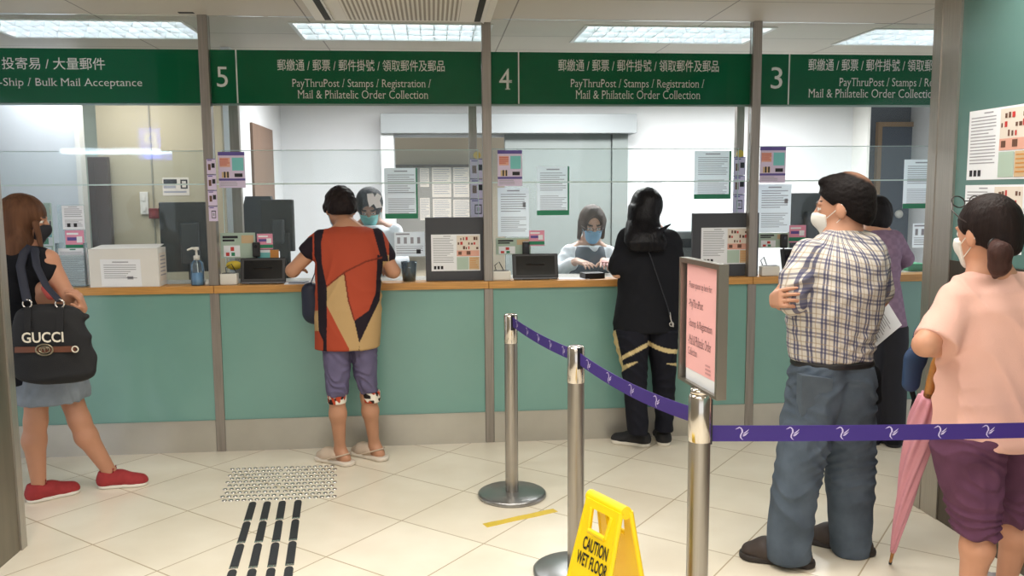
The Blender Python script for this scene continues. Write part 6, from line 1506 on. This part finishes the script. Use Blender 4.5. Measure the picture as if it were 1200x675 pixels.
# ---------------------------------------------------------------- clerks behind the shields
def clerk(lb, hx, hv, Y, mk, skin, shirt_m, vest_m, hair_rgb, stn, arms, hands=(), glasses=True, sleeve_m=None, pitch=-.35, yawx=0.0, extra_hair=(), smooth=.003, hair_low=-.12):
    P = person(lb, at(hx, 560, Y) * [1, 1, 0])
    H = Head(at(hx, hv, Y), (yawx, -.92, pitch), s_=1.0)
    sl, sr, el, er, wl_, wr_ = arms
    nb = H.p(0, -.03, -.15)
    hip = np.array([H.c[0], Y + .12, sr[2] - .48])
    stand = hip[2] > .78
    kz = .46
    J = dict(head=H, neck=nb, sh_l=sl, sh_r=sr, el_l=el, el_r=er, wr_l=wl_, wr_r=wr_, hip_l=hip + [.09, 0, 0], hip_r=hip - [.09, 0, 0], kn_l=np.array([hip[0] + .10, Y - (.02 if stand else .28), kz]), kn_r=np.array([hip[0] - .10, Y - (.02 if stand else .28), kz]),
             an_l=np.array([hip[0] + .10, Y + (.06 if stand else -.26), .085]), an_r=np.array([hip[0] - .10, Y + (.06 if stand else -.26), .085]), toe_l=(.1, -1), toe_r=(-.1, -1))
    body_mesh(P, J, skin, h=.0065, hands=hands)
    w = abs(sl[0] - sr[0]) / 2
    tz = (sl[2] + sr[2]) / 2; c = (sl + sr) / 2
    tor = loft([(hip[0], hip[1], hip[2] - .05, .17, .13), (hip[0], hip[1] - .02, hip[2] + .15, .155, .12), (c[0], c[1] + .01, tz - .12, w + .01, .125), (c[0], c[1], tz, w - .005, .10), (c[0], c[1], tz + .055, .085, .075)])
    garment('white_shirt', P, shirt_m, [(tor, 0), (rc(sl, el, .058, .052), .03), (rc(el, wl_ * .75 + el * .25, .052, .042), .02), (rc(sr, er, .058, .052), .03), (rc(er, wr_ * .75 + er * .25, .052, .042), .02), (loft([(nb[0], nb[1], nb[2] - .03, .075, .075), (nb[0], nb[1], nb[2] + .025, .062, .064)]), .015)], .007, warps=[folds(.003, (.4, .3, 1), 60, 81)], subs=[(rc(nb + [0, -.075, .05], nb + [0, -.10, -.07], .026, .010), .008)])
    if vest_m is not None:
        tv = loft([(hip[0], hip[1], hip[2] - .05, .18, .14), (hip[0], hip[1] - .02, hip[2] + .15, .166, .131), (c[0], c[1] + .01, tz - .12, w + .016, .137), (c[0], c[1], tz + .005, w - .012, .112), (c[0], c[1], tz + .050, .10, .088)])
        garment('vest', P, vest_m, [(tv, 0)], .007, subs=[(rc(nb + [0, -.10, .06], nb + [0, -.15, -.15], .058, .010), .01), (rc(nb + [0, 0, .0], nb + [0, 0, .1], .074, .08), .01)])
    garment('trousers', P, mat('clerk_trousers', (40, 42, 50), .85), [(rc(J['hip_l'], J['kn_l'], .10, .075), 0), (rc(J['kn_l'], J['an_l'] + [0, 0, .0], .073, .06), .02), (rc(J['hip_r'], J['kn_r'], .10, .075), .02), (rc(J['kn_r'], J['an_r'], .073, .06), .02)], .008)
    for q in 'lr': shoe(P, J['an_' + q], J['toe_' + q], black_cloth, rubber_black, L=.24, hgt=.07)
    hp, hc = scalp(H, (.018, .020, .020), .20, hair_low)
    garment('hair', P, hair_mat('hair_%d_%d' % (hair_rgb[0], hair_rgb[1]), hair_rgb), [(hp, 0)] + [(f(H), .02) for f in extra_hair], .005, [hc], [lambda X, Y, Z, g=noise3(90, 5, 87): smooth * g(X, Y, Z * .3)], relax=1,
            subs=[(ell(H.p(0, .122, -.004), np.array([.062, .084, .108 if hair_low < -.1 else .075]), H.R), .006), (rc(H.p(0, .08, .130), H.p(0, .0, .150), .008, .006), .012)])
    face_mask(P, H, mk)
    if glasses:
        m = MB()
        for sx in (-1, 1):
            m.tube([H.p(sx * .033 + .026 * math.cos(a), .106 - .006 * abs(math.cos(a)), .002 + .018 * math.sin(a)) for a in np.linspace(0, 6.283, 21)], .0018, 6)
            m.tube([H.p(sx * .058, .098, .006), H.p(sx * .080, .05, .006), H.p(sx * .083, .0, .002)], .0018, 6)
        m.tube([H.p(-.008, .106, .006), H.p(.008, .106, .006)], .0018, 6); m.build('eyeglasses', mat('glasses_frame', (70, 60, 60), .3, .4), P)
    return P
shirtw = mat('clerk_shirt', (226, 230, 236), .8)
Yk = 5.98
clerk('clerk with glasses, a blue mask and a grey vest behind the shield', 694, 263, Yk, mask_blue, (204, 164, 144), shirtw, mat('grey_vest', (84, 90, 100), .8, bump=.2, bscale=250), (78, 64, 58), None,
      (at(713, 297, Yk + .02), at(667, 296, Yk + .02), at(726, 318, Yk - .08), at(654, 318, Yk - .06), at(707, 306, 5.63), at(676, 306, 5.68)),
      [dict(W=at(709, 306, 5.62), d=(-.15, -.95, -.10), n=(0, .1, -1), side=1, curl=(6, 10, 8), k=.95), dict(W=at(676, 306, 5.68), d=(.5, -.8, -.1), n=(0, .1, -1), side=-1, curl=(6, 10, 8), k=.95)],
      extra_hair=[lambda H: rc(H.p(-.078, -.01, .02), H.p(-.086, -.02, -.12), .024, .014), lambda H: rc(H.p(.078, -.01, .02), H.p(.086, -.02, -.12), .024, .014)])
clerk('clerk with dark hair and a teal mask bowed behind the red tunic', 433, 243, Yk, mask_teal, (178, 134, 112), shirtw, None, (30, 30, 36), None,
      (at(463, 272, Yk), at(404, 274, Yk), at(470, 305, Yk - .06), at(398, 305, Yk - .06), at(455, 306, 5.70), at(412, 306, 5.70)),
      [dict(W=at(455, 306, 5.69), d=(-.4, -.85, -.1), n=(0, .1, -1), side=1, k=.95), dict(W=at(412, 306, 5.69), d=(.4, -.85, -.1), n=(0, .1, -1), side=-1, k=.95)], glasses=False, pitch=-.55, hair_low=-.055)
# ================================================================ lit things in the hall behind the camera, seen as reflections in the screen glass
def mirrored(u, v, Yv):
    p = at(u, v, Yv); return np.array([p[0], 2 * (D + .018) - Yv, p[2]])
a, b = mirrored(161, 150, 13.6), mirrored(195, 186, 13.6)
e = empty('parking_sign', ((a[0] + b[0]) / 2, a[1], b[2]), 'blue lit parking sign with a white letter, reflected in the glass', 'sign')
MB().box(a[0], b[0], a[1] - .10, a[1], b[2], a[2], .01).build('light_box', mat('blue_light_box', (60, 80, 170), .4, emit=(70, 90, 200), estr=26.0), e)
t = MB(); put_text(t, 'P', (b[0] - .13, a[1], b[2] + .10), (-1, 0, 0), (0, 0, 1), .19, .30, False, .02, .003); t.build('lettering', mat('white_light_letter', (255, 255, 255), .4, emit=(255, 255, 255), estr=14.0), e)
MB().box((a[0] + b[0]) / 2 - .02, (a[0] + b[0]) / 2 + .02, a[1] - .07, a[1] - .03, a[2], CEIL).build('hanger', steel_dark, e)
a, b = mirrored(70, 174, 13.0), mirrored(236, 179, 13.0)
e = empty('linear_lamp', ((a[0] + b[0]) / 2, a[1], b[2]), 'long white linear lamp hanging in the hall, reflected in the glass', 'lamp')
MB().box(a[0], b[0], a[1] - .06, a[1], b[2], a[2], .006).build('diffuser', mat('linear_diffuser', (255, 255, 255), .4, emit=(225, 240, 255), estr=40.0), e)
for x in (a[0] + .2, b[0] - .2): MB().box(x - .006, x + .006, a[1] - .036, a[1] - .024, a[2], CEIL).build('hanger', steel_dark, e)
